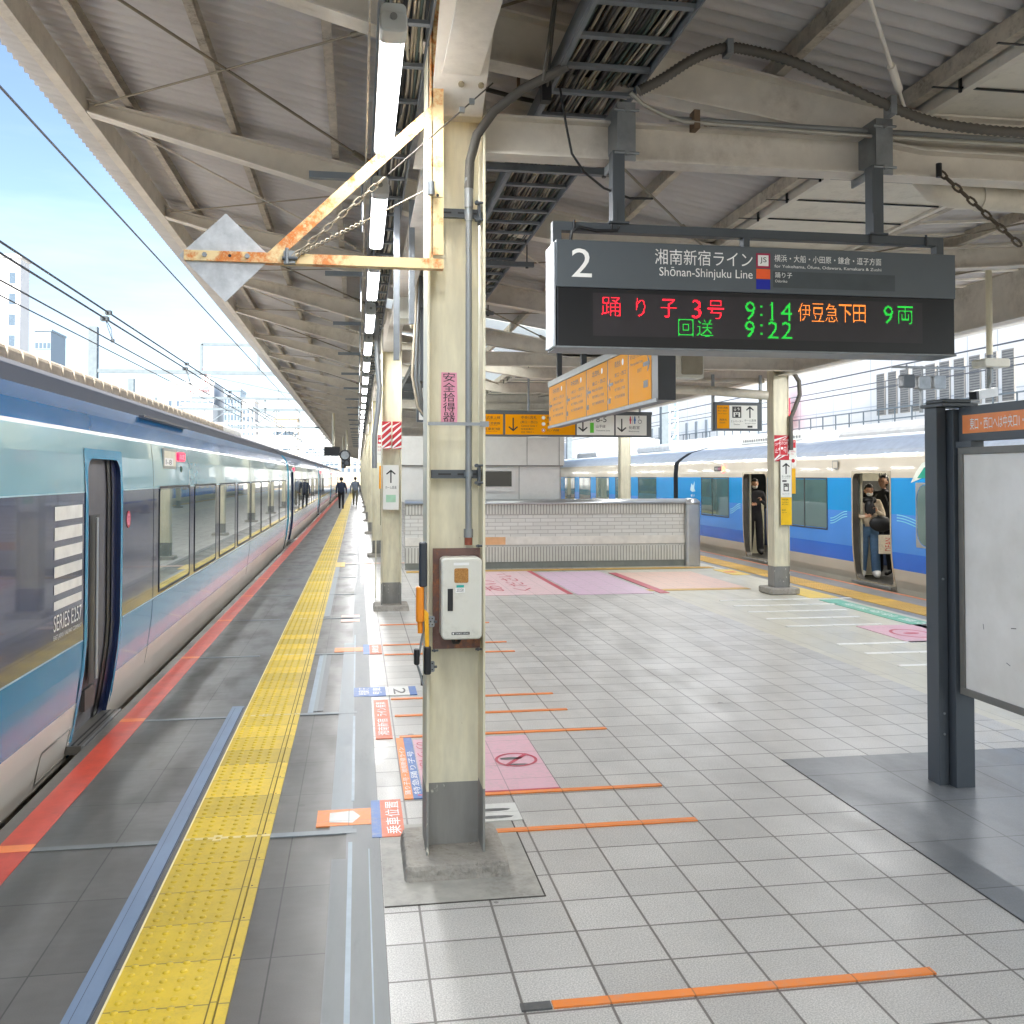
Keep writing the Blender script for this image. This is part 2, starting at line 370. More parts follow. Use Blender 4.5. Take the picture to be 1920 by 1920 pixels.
# ------------------------------------------------------------------ ground and platform
gm = M('ballast', '#8a8378', .9, var=.35, scale=25, dirt='#5b5148', dirt_amt=.5, bumpd=.02)
struct(MB().box(-400, 400, -200, 900, -1.9, -1.2, gm).build('ground'))
slab = M('platform_side', '#8d8a82', .8, var=.15, dirt='#4c4740', dirt_amt=.5)
b = MB(); b.box(-1.78, 8.22, YN, YF, -1.2, -.03, slab); struct(b.build('platform_slab'))
def zone(name, x0, x1, y0, y1, z, mat): return struct(MB().box(x0, x1, y0, y1, z-.035, z, mat).build(name))
zone('platform_edge_paving', -1.79, .115, YN, YF, 0, conc_panels)
zone('platform_tile_floor', .115, 4.65, YN, YF, 0, grit)
zone('platform_cream_floor', 4.65, 7.05, YN, YF, 0, creamt)
zone('platform_far_edge_paving', 7.05, 8.23, YN, YF, 0, farwalk)
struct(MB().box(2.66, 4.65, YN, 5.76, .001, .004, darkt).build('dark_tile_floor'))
b = MB()
# plain screed around the column foot, with its joint lines
scr = M('screed', '#a7a59c', .5, var=.14, scale=10, dirt='#6a675f', dirt_amt=.55, dirt_scale=3.5, bumpd=.0008)
scrj = M('screed_joint', '#4f4b45', .7)
b.box(.117, .795, 4.07, 5.0, .001, .0035, scr)
b.box(.117, .80, 4.062, 4.068, .001, .004, scrj); b.box(.797, .803, 4.062, 5.0, .001, .004, scrj)
struct(b.build('column_screed_floor'))
# red platform-edge line
redm = M('red_edge_paint', '#cf4a32', .33, var=.12, scale=8, dirt='#8d3a2a', dirt_amt=.35)
orm = M('orange_edge_paint', '#f08a4a', .35)
b = MB(); b.box(-1.715, -1.545, YN, YF, .001, .004, redm)
for k in range(-2, 30):
    b.box(-1.716, -1.544, 4.93+2.467*k, 5.02+2.467*k, .0042, .0052, orm)
struct(b.build('platform_edge_line'))
b = MB(); b.box(8.14, 8.20, YN, YF, .001, .004, M('far_orange_line', '#e08d5a', .4)); struct(b.build('platform_far_edge_line'))
# tactile paving, near side, with real studs
b = MB(); b.box(-.835, -.425, YN, YF, .001, .008, yel); b.box(-.842, -.835, YN, YF, .001, .011, M('strip_edge', '#efe2ad', .4))
b.box(-.487, -.467, YN, YF, .008, .0145, yel); b.box(-.494, -.4872, YN, YF, .008, .0086, M('bar_edge_line', '#6f6228', .8)); b.box(-.4668, -.461, YN, YF, .008, .0086, MATS['bar_edge_line'])  # thin dark lines along both sides of the raised bar
y = 2.6
def dome(b, x, y, z, r, h, mat, n):
    vs = []
    for q, e in ((1, 0), (.8, .7), (.45, 1)):
        vs += [(x+r*q*math.cos(2*PI*k/n), y+r*q*math.sin(2*PI*k/n), z+h*e) for k in range(n)]
    b.add(vs, [(a*n+k, a*n+(k+1) % n, (a+1)*n+(k+1) % n, (a+1)*n+k) for a in (0, 1) for k in range(n)]+[tuple(range(2*n, 3*n))], mat, True)
row = 0
while y < 45:
    for i in range(5): dome(b, -.797+i*.0605, y, .0078, .0145, .0062, yel, 9 if y < 9 else 5)
    y += .0617; row += 1
for k in range(60):
    yy = 4.95+.3083*k-4*.3083
    b.box(-.455, -.447, yy+.02, yy+.028, .0078, .0086, scrj)
struct(b.build('tactile_paving'))
b = MB(); b.box(7.22, 7.70, YN, YF, .001, .008, ochre)
y = 11.
while y < 24:
    for i in range(7): dome(b, 7.27+i*.0605, y, .0078, .0125, .005, ochre, 5)
    y += .0617
struct(b.build('far_tactile_paving'))
# tapes over joints
b = MB(); b.box(-.958, -.868, 1.5, 7.75, .0015, .006, bluetape); b.box(-.932, -.93, 1.5, 7.7, .006, .0066, M('tape_fold', '#3f4a5a', .5)); b.box(-.874, -.868, 1.5, 7.7, .006, .0068, MATS['tape_fold'])
tag(b.build('floor_strip'), 'long blue-grey cover strip on the floor along the yellow tactile line', 'floor strip')
b = MB()
for x0, x1, y0, y1, m_, z in ((-.115, .112, 1.5, 4.6, graytape, .0045), (-.02, .055, 1.5, 30, graytape, .0058), (-.135, .0, 4.95, 10.5, graytape2, .0052), (-.05, .112, 4.6, 16, graytape, .0045),
                             (-.04, -.02, 1.5, 4.8, M('sealant', '#8d9da9', .4), .0062), (-.028, -.012, 5.4, 7.3, MATS['sealant'], .0064), (-.03, -.016, 8, 11, MATS['sealant'], .0062), (.056, .062, 1.5, 4.7, MATS['sealant'], .0063),
                             (-.345, -.30, 7.5, 9.85, graytape2, .0045), (-.30, -.255, 7.5, 9.8, graytape, .005), (-.43, -.345, 12.5, 20, graytape2, .0045), (-.37, -.33, 7.45, 9.8, MATS['sealant'], .0055)):
    b.box(x0, x1, y0, y1, .001, z, m_)
tag(b.build('repair_tape'), 'worn grey repair tape patches in a long run beside the light tiles', 'floor tape')
for k in range(0, 8):
    yy = 4.955+2.467*k; b = MB(); b.box(-1.543, -.96, yy-.03, yy+.02, .001, .0045, graytape2 if k else graytape)
    b.box(-.424, .0, yy-.035, yy+.02, .001, .0068, graytape2); b.box(-.834, -.426, yy-.02, yy+.008, .0082, .0095, M('cream_joint', '#dccb8c', .4))
    b.box(-.70, -.66, yy-.045, yy+.03, .0084, .0105, MATS['cream_joint'])
    tag(b.build('joint_tape'), (ORD[k]+' from the camera' if k else 'nearest to the camera')+' of the taped expansion joints crossing the platform edge', 'floor tape', 'taped joints across the platform edge')
# ------------------------------------------------------------------ floor stickers and tape
FL = FR((0, 0, 0), (1, 0, 0), (0, 1, 0))
def sticker(label, rects, cat='floor sticker', group='stickers on the platform floor', texts=(), discs=(), polys=(), name='floor_sticker', z=.0072):
    b = MB()
    for x0, x1, y0, y1, m_ in rects: b.box(min(x0, x1), max(x0, x1), min(y0, y1), max(y0, y1), .0012, z, m_); z += .0006
    for pl, m_ in polys: b.poly(FL, pl, z+.0004, m_)
    for cx, cy, rx, ry, inner, m_ in discs: b.disc(FL, cx, cy, ry, z+.0005, m_, ru=rx, inner=inner)
    for (fr, s_, u0, u1, v0, v1, m_) in texts: b.text(fr, s_, u0, u1, v0, v1, z+.0009, m_)
    return tag(b.build(name), label, cat, group)
def W(x, y): return FR((x, y, 0), (1, 0, 0), (0, 1, 0))      # text reads with up = +Y
def S(x, y): return FR((x, y, 0), (0, 1, 0), (-1, 0, 0))     # text rotated, reads towards +Y
def S2(x, y): return FR((x, y, 0), (0, -1, 0), (1, 0, 0))    # text rotated the other way
for i, (yy, x0, x1, wd) in enumerate(((3.228, .66, 2.07, .044), (4.835, .307, 1.757, .05), (5.402, .40, 1.75, .042), (6.67, .29, 1.755, .045), (7.26, .28, 1.60, .045), (7.81, .27, 1.6, .045), (9.75, .27, 1.6, .05), (10.31, .27, 1.6, .05), (11.7, .27, 1.6, .05))):
    sticker(ORD[i]+(' orange tape line from the camera, laid crosswise on the tiles' if i else ' orange tape line to the camera, alone on clean grey tiles'), [(x0, x1, yy-wd/2, yy+wd/2, tape_o)], 'floor tape', 'orange queue lines beside the main column', name='tape_line')
sticker('dark torn tape remnant at the end of the nearest orange line', [(.55, .655, 3.205, 3.25, gray_f)], 'floor tape', None, name='tape_line')
ft = [(-.5, -.2), (-.42, -.42), (-.2, -.48), (0, -.35), (.05, 0), (.0, .3), (-.15, .5), (-.38, .42), (-.5, .15)]
def foot(cx, cy, sx, sy, m_=gray_f):
    return [([(cx+p[1]*sx, cy+p[0]*sy) for p in ft], m_)]
sticker('pink no-standing floor sticker with crossed-out footprints beside the main column', [(.374, 1.155, 5.43, 6.575, pink_f), (.34, 1.155, 5.425, 5.445, pink_d), (.575, .58, 5.46, 6.57, white_f)],
        texts=[(S2(.385, 6.5), 'のりばへは', 0, 1.0, .0, .08, pink_d), (S2(.47, 6.3), '立ち止まらないで', 0, .75, 0, .09, gray_f)],
        discs=[(.995, 6.01, .135, .145, .86, pink_d)], polys=foot(.965, 6.06, .15, .09)+foot(.985, 5.92, .15, .09)+[([(.9, 5.9), (.92, 5.88), (1.09, 6.12), (1.07, 6.14)], pink_d)])
sticker('white footprint sticker on grey tiles just behind the column foot', [(.60, .86, 4.97, 5.23, white_f)], polys=foot(.72, 5.15, .2, .08)+foot(.72, 5.04, .2, .08))
wt = ink_w
sticker('orange arrow sticker stuck across the concrete edge paving', [(-.205, .075, 5.03, 5.27, tape_o)], polys=[([(-.14, 5.08), (-.14, 5.22), (-.02, 5.24), (.02, 5.15), (-.02, 5.06)], white_f)])
sticker('torn plain blue sticker between two orange floor stickers', [(.077, .125, 4.84, 5.385, blue_f)])
sticker('red-orange boarding sticker with white characters nearest the column foot', [(.126, .24, 4.84, 5.385, red_f)], texts=[(S(.225, 4.87), '乗車位置', .0, .48, .0, .075, wt)])
sticker('narrow orange queue sticker left of the blue one', [(.263, .312, 5.385, 6.635, tape_o)], texts=[(S(.305, 5.45), '踊り子号・湘南新宿ライン', 0, .95, 0, .035, wt)])
sticker('narrow blue queue sticker right of the orange one', [(.314, .368, 5.385, 6.635, blue_f)], texts=[(S(.36, 5.45), '特急踊り子号', 0, .85, 0, .04, wt)])
sticker('long red-orange floor sticker with white characters further up the edge', [(.128, .243, 6.64, 7.78, red_f)], texts=[(S(.225, 6.72), '湘南新宿', 0, .45, 0, .08, wt), (S(.225, 7.25), 'ライン乗車', 0, .45, 0, .08, wt)])
sticker('blue and white car number sticker with a big 2', [(-.025, .235, 7.93, 8.26, blue_f), (.236, .43, 7.93, 8.25, white_f), (.431, .49, 7.93, 8.24, blue_f)],
        texts=[(S2(.30, 8.22), '2', .04, .26, 0, .10, ink), (S(.10, 7.97), '特急踊り子', 0, .25, 0, .09, wt), (S(.2, 7.97), '号車', 0, .25, 0, .07, wt)])
sticker('small orange and blue sticker row past the car number sticker', [(-.23, .06, 9.97, 10.2, tape_o), (.062, .125, 9.8, 10.35, blue_f), (.127, .25, 9.8, 10.33, red_f)], texts=[(S(.22, 9.86), '乗車位置', 0, .4, 0, .07, wt)])
sticker('pair of pale orange markers further along the paving', [(-.2, .03, 12.0, 12.2, salmon_f), (-.2, .03, 12.4, 12.58, salmon_f)])
sticker('yellow-orange marker crossing the tactile line far along', [(-.6, -.25, 19.3, 20.3, yel_f), (-.24, 1., 19.9, 20.1, salmon_f)])
sticker('pink floor sticker with red prints in front of the tiled wall', [(1.9, 3.2, 14.3, 17.9, pink_p), (3.16, 3.25, 14.3, 17.9, pink_d)], texts=[(S(2.3, 14.8), 'あけて', 0, 2.6, 0, .3, pink_d), (S(2.75, 14.8), 'ください', 0, 2.6, 0, .3, pink_d)])
sticker('violet floor sticker in front of the tiled wall', [(3.3, 4.5, 14.2, 17.6, violet_f)])
sticker('salmon floor sticker near the far wall end', [(4.6, 6.2, 14.7, 17.3, salmon_f), (4.6, 4.75, 14.2, 17.3, pink_d)])
for i, (yy, x0, x1) in enumerate(((7.2, 5.05, 6.4), (7.8, 5.05, 6.4), (8.41, 5.07, 6.4), (9.04, 5.09, 6.5), (9.58, 5.07, 6.5), (10.82, 5.07, 6.3), (11.43, 5.09, 6.35), (12.04, 5.11, 6.5), (12.62, 5.14, 6.7), (13.2, 5.17, 7.2))):
    sticker(ORD[i]+' of the white queue lines on the cream floor, counted from the camera side', [(x0, x1, yy-.035, yy+.035, wl_f)], 'floor line', 'white queue lines on the cream floor', name='queue_line')
sticker('mint green boarding sticker with white boxes on the far edge', [(6.62, 6.92, 9.6, 13.05, green_f)], texts=[(S(6.86, 9.9), '乗車位置 特急湘南', 0, 2.7, 0, .14, wl_f)])
sticker('pink no-standing sticker on the cream floor near the notice board', [(5.9, 6.92, 9.55, 10.7, pink_f)], discs=[(6.25, 10.1, .22, .3, .85, pink_d)], polys=foot(6.25, 10.15, .2, .2, pink_d))
sticker('yellow and red sticker at the foot of the steel wall end', [(6.75, 7.1, 16.6, 17.6, yel_f), (6.8, 7.0, 17.0, 17.2, red_f)])
sticker('pale yellow sticker behind the far column foot', [(6.6, 7.05, 13.2, 14.8, yel_f)])
b = MB(); b.box(.9, 6.9, 17.9, 18.2, .001, .008, ochre); struct(b.build('stair_tactile_paving'))
b = MB(); b.box(4.5, 6.2, 14.5, 14.7, .001, .006, ochre); struct(b.build('cross_tactile_paving'))
# ------------------------------------------------------------------ canopy
def zb(x):      # top of the rafters
    P = ((-2.05, 4.585), (.45, 4.08), (2.88, 3.67), (3.98, 3.67), (8.95, 4.02))
    for (a, za), (c, zc) in zip(P, P[1:]):
        if x <= c or (a, c) == (3.98, 8.95): return za+(zc-za)*(x-a)/(c-a)
zs = lambda x: zb(x)+.105
cw = thing('platform_canopy', 'beige steel butterfly canopy with corrugated roof over the platform', 'canopy')
def sheets(x0, x1, ya, yb_, mat, name, nx=1, amp=.030, pitch=.115, dz=0.):
    b = MB(); n = int((yb_-ya)/pitch*6); xs = [x0+(x1-x0)*i/nx for i in range(nx+1)]; vs = []
    for k in range(n+1):
        y = ya+pitch*k/6; h = amp*(0, .25, 1.3, 2, 1.75, .7)[k % 6]
        vs += [(x, y, zs(x)+h+dz) for x in xs]
    m = nx+1
    b.add(vs, [(k*m+i, k*m+i+1, (k+1)*m+i+1, (k+1)*m+i) for k in range(n) for i in range(nx)], mat, True)
    return b.build(name, cw)
lite = NT('translucent_sheet'); lite.set(Base_Color=(.8, .82, .78, 1), Roughness=.5)
tr = lite.n('ShaderNodeBsdfTranslucent'); tr.inputs[0].default_value = (.85, .88, .84, 1); mxs = lite.n('ShaderNodeMixShader'); mxs.inputs[0].default_value = .7
lite.l.new(lite.b.outputs[0], mxs.inputs[1]); lite.l.new(tr.outputs[0], mxs.inputs[2]); lite.l.new(mxs.outputs[0], lite.t.nodes['Material Output'].inputs[0]); lite = lite.m
sheets(-2.43, .35, YN, 130, sheet_m, 'roof_sheet'); sheets(.35, 2.9, YN, 13.0, sheet_m, 'roof_sheet'); sheets(.35, 2.9, 25., 130, sheet_m, 'roof_sheet')
for y0 in (13., 17., 21.): sheets(.35, 2.9, y0, y0+2.85, lite, 'skylight_panel'); sheets(.35, 2.9, y0+2.85, y0+4., sheet_m, 'roof_sheet')
sheets(3.95, 9.0, YN, 130, sheet_m, 'roof_sheet', pitch=.14)
nraf = 0
for k in range(-4, 41):
    y = 4.54+2.867*k
    if y > 125: break
    main = k % 3 == 0; b = MB()
    P = [(-1.97, .10), (.45, .27), (2.88, .20), (3.98, .20), (8.8, .14)]
    pts = [(-1.97, zb(-1.97)), (.45, zb(.45)), (2.88, zb(2.88)), (3.98, zb(3.98)), (8.8, zb(8.8))]
    bot = [(x, zb(x)-d) for x, d in P]
    for (x, z), (x2, z2), (xb, zc), (xb2, zc2) in zip(pts, pts[1:], bot, bot[1:]):
        b.prism([(x, z), (x2, z2), (xb2, zc2), (xb, zc)][::-1], y-.006, y+.006, 'y', steel)
        for (p, q, s_) in (((x, z), (x2, z2), -1), ((xb, zc), (xb2, zc2), 1)):
            b.prism([(p[0], p[1]), (q[0], q[1]), (q[0], q[1]+s_*.012), (p[0], p[1]+s_*.012)], y-.065, y+.065, 'y', steel)
    if main or k < 6: b.build('rafter', cw)
    else: b.build('rafter', cw)
b = MB(); gapm = M('light_gap_pale', '#e9e4d6', .5)  # pale strips added to stand in for light gaps in the right roof
for k in range(70):
    y = 6.4+.43*k; b.bar((4.06, y, zb(4.06)+.085), (8.8, y, zb(8.8)+.085), .035, .02, gapm)
b.build('light_gap_strips', cw)
for x, h, wd in ((-1.70, .09, .045), (-.945, .09, .045), (-.2, .09, .045), (.62, .09, .045), (1.35, .09, .045), (2.07, .09, .045), (2.78, .09, .05), (4.1, .09, .05), (5.0, .09, .045), (5.9, .09, .045), (6.8, .09, .045), (7.7, .09, .045), (8.7, .09, .045)):
    b = MB(); b.angle((x, YN, zb(x)+.012), (x, 128, zb(x)+.012), wd, h, .006, purlin_m, 1); b.build('purlin', cw)
b = MB(); zz = zb(-1.97)      # edge channel and fascia at the left eave
b.angle((-1.98, YN, zz-.10), (-1.98, 128, zz-.10), .07, .19, .008, steel, -1)
b.build('eave_channel', cw)
b = MB(); zz = zb(8.8); b.box(8.84, 8.9, YN, 128, zz-.14, zz+.08, steel); b.box(8.6, 8.83, YN, 128, zz-.15, zz-.12, steel); b.build('eave_channel', cw)
b = MB()      # valley gutter with flat soffit panels and dark straps
b.box(2.9, 3.96, YN, 128, 3.672, 3.70, soffit_m); b.box(2.86, 2.90, YN, 128, 3.65, 3.82, steel); b.box(3.96, 4.0, YN, 128, 3.65, 3.82, steel)
gt = b.build('valley_gutter', cw); b = MB()
for k in range(90):
    y = 3.2+.47*k; b.box(2.84, 2.852, y, y+.012, 3.64, 3.83, blackm); b.box(2.84, 3.98, y, y+.012, 3.660, 3.668, blackm); b.box(2.70, 2.85, y, y+.012, 3.655, 3.66, blackm)
b.build('gutter_strap', gt)
# lengthwise girder with haunches at the main columns
COLY = [4.54+8.6*k for k in range(-1, 14)]
for gx in (.45, 6.42):
    b = MB(); z1 = zb(gx)-.27 if gx < 1 else zb(gx)-.18; z0 = z1-.13 if gx > 1 else z1-.02
    top = zb(gx)-.012
    b.box(gx-.006, gx+.006, YN, 128, z0-.18, top, steel); b.box(gx-.085, gx+.085, YN, 128, z0-.192, z0-.18, steel)
    b.build('girder', cw)
# cross bracing rods under the roof
b = MB()
def rod(b, p, q, r=.008, m_=oldwire):
    b.tube([p, q], r, m_, 6); P = Vector(p); Q = Vector(q); mid = P.lerp(Q, .88); d = (Q-P).normalized()*.12
    b.tube([mid-d, mid+d], r*2.2, m_, 6)
for k in range(-1, 12):
    ya = 4.54+2.867*k; yb_ = ya+2.867
    for xa, xb in ((-1.9, .3), (.6, 2.75), (4.1, 6.3)):
        rod(b, (xa, ya+.1, zb(xa)-.05), (xb, yb_-.1, zb(xb)-.06), .009, steel if k % 2 else oldwire)
        rod(b, (xa, yb_-.1, zb(xa)-.05), (xb, ya+.1, zb(xb)-.06), .007)
b.build('brace_rods', cw)
# tie beams between the column rows
def ibeam(b, x0, x1, y, z0, z1, fw, mat, t=.012):
    b.box(x0, x1, y-.005, y+.005, z0+t, z1-t, mat); b.box(x0, x1, y-fw/2, y+fw/2, z0, z0+t, mat); b.box(x0, x1, y-fw/2, y+fw/2, z1-t, z1, mat)
for k, y in enumerate(COLY):
    b = MB(); ibeam(b, .585, 6.29, y, 3.34, 3.53, .12, steel); b.build('tie_beam', cw)
# ------------------------------------------------------------------ columns
def hcol(x, y, w_=.26, d=.26, ztop=3.8, base=(.42, .46), foot_h=.07, zp=.357):
    p = MB(); m2 = gray_base
    for za, zc, m_ in ((.0, zp, m2), (zp, ztop, cream)):
        p.box(x-w_/2+.012, x+w_/2-.012, y-.005, y+.005, za, zc, m_)
        for s_ in (-1, 1): p.box(x+s_*w_/2-.006, x+s_*w_/2+.006, y-d/2, y+d/2, za, zc, m_)
    return p
def rough_block(hx, hy, hz, n=22):
    b = MB(); rnd = random.Random(3); vs = []; fs = []
    def jit(): return rnd.uniform(-1, 1)
    rings = [(1.02, 0), (1.0, .3), (.99, .7), (.965, .93), (.93, 1.0), (.6, 1.0), (.2, .99)]
    for q, w_ in rings:
        for k in range(4*n):
            s_, u = divmod(k, n); u = u/n*2-1; p = ((u, -1), (1, u), (-u, 1), (-1, -u))[s_]
            cx = max(0, abs(p[0])+abs(p[1])-1.9); p = (p[0]*(1-cx*.35), p[1]*(1-cx*.35))
            j = .003 if w_ else 0; vs.append((p[0]*hx*q+jit()*j, p[1]*hy*q+jit()*j, hz*w_+jit()*j*.5*(w_ < .95)))
    m = 4*n
    for r in range(len(rings)-1): fs += [(r*m+k, r*m+(k+1) % m, (r+1)*m+(k+1) % m, (r+1)*m+k) for k in range(m)]
    fs.append(tuple((len(rings)-1)*m+k for k in range(m))); b.add(vs, fs, conc, False); return b
def column(x, y, label, cat='column', detail=False, group='steel columns of the left row'):
    t = thing('platform_column', label, cat, (x, y, 0), group)
    p = hcol(0, 0); p.build('shaft', t, .002)
    rough_block(.235, .25, .07).build('footing', t)
    h = MB()      # haunches up to the girder, in front and behind
    for s_ in (-1, 1):
        h.prism([(s_*.125, 3.50), (s_*.62, 3.79), (s_*.62, 3.86), (s_*.125, 3.86)] if s_ > 0 else [(s_*.125, 3.50), (s_*.125, 3.86), (s_*.62, 3.86), (s_*.62, 3.79)], -.006, .006, 'x', steel)
        a = Vector((0, s_*.12, 3.49)); c = Vector((0, s_*.62, 3.785)); h.bar(a, c, .24, .012, steel, (0, 0, 1))
        c2 = Vector((0, s_*1.6, 3.785)); h.bar(c, c2, .21, .012, steel)
    h.box(-.135, .135, -.13, .13, 3.50, 3.80, steel)
    h.build('haunch', t)
    return t
c0 = column(.45, 4.54, 'main cream column in front with conduit, cream box and pink character strip', group='steel columns of the left row')
lab = ['left-row column just behind the main one with red striped wrap', 'third left-row column with white STOP notice and yellow strip', 'fourth left-row column, narrow in the distance']
for k, y in enumerate(COLY):
    if k == 1: continue
    dup(c0, (.45, y, 0), 'left-row column behind the camera side, before the main one' if k == 0 else (lab[k-2] if k-2 < 3 else 'distant left-row column receding beyond the fourth'))
# right row: column at Y 13.9 etc
def col_r(x, y, label, w_=.24):
    t = thing('platform_column', label, 'column', (x, y, 0), 'steel columns of the right row')
    p = MB()
    for za, zc, m_ in ((.10, .42, gray_base), (.42, 3.9, cream)):
        p.box(-w_/2, w_/2, -.005, .005, za, zc, m_)
        for s_ in (-1, 1): p.box(s_*w_/2-.006, s_*w_/2+.006, -.12, .12, za, zc, m_)
        p.box(-w_/2+.01, w_/2-.01, -.11, -.102, za, zc, m_)
    p.build('shaft', t, .003)
    MB().rbox(-.24, .24, -.24, .24, 0, .10, .04, conc, 'z', 3, .015).build('footing', t)
    return t
cr = col_r(6.42, 13.95, 'cream right-row column with red STOP wrap and yellow exit sign')
for k, (y, l) in enumerate(((22.6, 'right-row column standing behind the tiled stair wall'), (5.3, 'right-row column beyond the right edge of the view'), (31.2, 'distant right-row column past the stairs'), (39.8, 'distant right-row column past the stairs'), (48.4, 'distant right-row column past the stairs'), (57, 'distant right-row column past the stairs'))):
    if k != 1: dup(cr, (6.42, y, 0), l)
# STOP wrap and signs of right column
def stripes(b, fr, u0, u1, v0, v1, d, n=4, flip=1):
    b.rect(fr, u0, u1, v0, v1, d, red_s); wv = (v1-v0)/n
    for k in range(-1, n+1):
        a = v0+k*wv; lo, hi = a, a+wv*.36; sl_ = (u1-u0)*.9*flip
        P = [(u0, lo), (u1, lo+sl_), (u1, hi+sl_), (u0, hi)] if sl_ > 0 else [(u0, lo-sl_), (u1, lo), (u1, hi), (u0, hi-sl_)]
        P = [(u, min(max(v, v0), v1)) for u, v in P]
        if P[0][1] < v1-.001 or P[1][1] < v1-.001: b.poly(fr, P, d+.0008, ink_w)
b = MB(); fr = front(6.30, 13.826, 2.03)
stripes(b, fr, 0, .24, 0, .40, .002, 4); b.rect(fr, .0, .07, .10, .30, .0035, red_s); b.rect(fr, .085, .225, .09, .33, .0035, red_s)
for u0, u1 in ((.088, .222),):
    for q in ((u0, u1, .09, .097), (u0, u1, .323, .33), (u0, u0+.006, .09, .33), (u1-.006, u1, .09, .33)): b.rect(fr, *q, .0045, ink_w)
b.text(fr, 'STOP', .10, .21, .255, .30, .0045, ink_w); b.disc(fr, .125, .20, .02, .0045, ink_w); b.text(fr, '☟', .15, .20, .13, .22, .0045, ink_w); b.text(fr, 'OP', .01, .06, .24, .28, .0045, ink_w); b.text(fr, '止', .01, .06, .13, .2, .0045, ink_w)
tag(b.build('warning_wrap'), 'red and white striped STOP wrap around the far right column', 'warning sticker')
b = MB(); fr = front(6.385, 13.80, 1.05); b.rect(fr, 0, .185, 0, 1.0, .0, M('sign_back', '#9a9a96', .5), .02); b.rect(fr, .004, .181, .43, .996, .001, sign_white); b.rect(fr, .004, .181, .004, .428, .001, M('exit_yellow', '#f7c614', .3))
b.arrow(fr, .0925, .87, .17, 90, .002, ink, .12); b.text(fr, 'ホーム直進', .02, .165, .735, .765, .002, ink); b.text(fr, 'Straight ahead', .03, .155, .715, .726, .002, ink); b.rect(fr, .03, .10, .665, .69, .002, ink)
b.rect(fr, .05, .135, .52, .64, .002, ink); b.text(fr, '↓↑', .06, .12, .60, .63, .003, sign_white); b.rect(fr, .065, .12, .535, .59, .003, sign_white); b.text(fr, 'エレベーター', .03, .155, .47, .495, .002, ink)
b.text(fr, '中央1改札', .02, .13, .38, .405, .002, ink); b.text(fr, 'Central Gate 1', .02, .13, .345, .36, .002, ink); b.text(fr, '(東口・西口)', .02, .12, .31, .33, .002, ink); b.text(fr, '南改札', .02, .09, .22, .245, .002, ink); b.text(fr, 'South Gate', .02, .10, .19, .203, .002, ink)
tag(b.build('direction_sign'), 'tall narrow white and yellow arrow sign on the far right column', 'sign')
b = MB(); fr = front(6.60, 13.93, 1.95); b.rect(fr, 0, .11, 0, .42, 0, sign_white, .01); b.rect(fr, .01, .10, .29, .41, .001, red_s); b.text(fr, 'STOP', .02, .09, .37, .395, .002, ink_w); b.text(fr, '非常停止', .015, .095, .22, .25, .002, red_s); b.text(fr, 'ボタン', .015, .07, .18, .21, .002, red_s); b.disc(fr, .055, .09, .03, .002, red_s)
tag(b.build('stop_notice'), 'small white notice with red top right of the far right column', 'sign')
tag(MB().rbox(6.58, 6.66, 13.84, 13.92, 1.53, 1.92, .02, M('emergency_yellow', '#eeb51e', .4), 'z').build('call_box'), 'yellow emergency box hanging right of the far right column', 'emergency box')
# second column of the left row
b = MB(); fr = front(.32, 12.998, 2.17); stripes(b, fr, 0, .12, 0, .37, .002, 4); stripes(b, FR(fr[0]+Vector((.14, 0, 0)), (1, 0, 0), (0, 0, 1)), 0, .12, 0, .37, .002, 4)
tag(b.build('warning_wrap'), 'red and white diagonal striped wrap on the column behind the main one', 'warning sticker')
b = MB(); fr = front(.335, 12.99, 1.35); b.rect(fr, 0, .21, 0, .6, 0, sign_white, .01); b.arrow(fr, .105, .45, .18, 90, .0015, ink, .1); b.text(fr, 'ホーム直進', .03, .18, .28, .32, .0015, ink); b.rect(fr, .04, .17, .1, .2, .0015, M('pale_green', '#a9d3b4', .4))
tag(b.build('direction_sign'), 'white arrow sign on the column behind the main one', 'sign')
b = MB(); fr = front(.27, 14.3, 2.0); b.rect(fr, 0, .15, 0, .44, 0, sign_white, .012); b.rect(fr, .02, .13, .28, .41, .0015, red_s); b.text(fr, 'STOP', .03, .12, .37, .40, .0025, ink_w); b.disc(fr, .05, .325, .018, .0025, ink_w); b.text(fr, '☟', .075, .12, .29, .35, .0025, ink_w)
b.text(fr, '非常停止', .02, .13, .22, .25, .0015, red_s); b.text(fr, 'ボタン', .02, .09, .17, .20, .0015, red_s); b.text(fr, 'Emergency', .02, .11, .12, .135, .0015, ink); b.rect(fr, .09, .13, .03, .06, .0015, red_s)
b.box(.26, .275, 14.3, 14.33, -0, 2.9, cream)
tag(b.build('stop_notice'), 'white STOP notice with red square on a thin cream post', 'sign')
b = MB(); b.rbox(.30, .355, 13.8, 13.87, 1.62, 1.95, .015, M('emergency_orange', '#f0a21a', .4), 'z'); b.box(.32, .335, 13.82, 13.85, 1.1, 1.62, M('olive_strap', '#6a6134', .6))
tag(b.build('call_box'), 'orange emergency box hanging under the white STOP notice', 'emergency box')
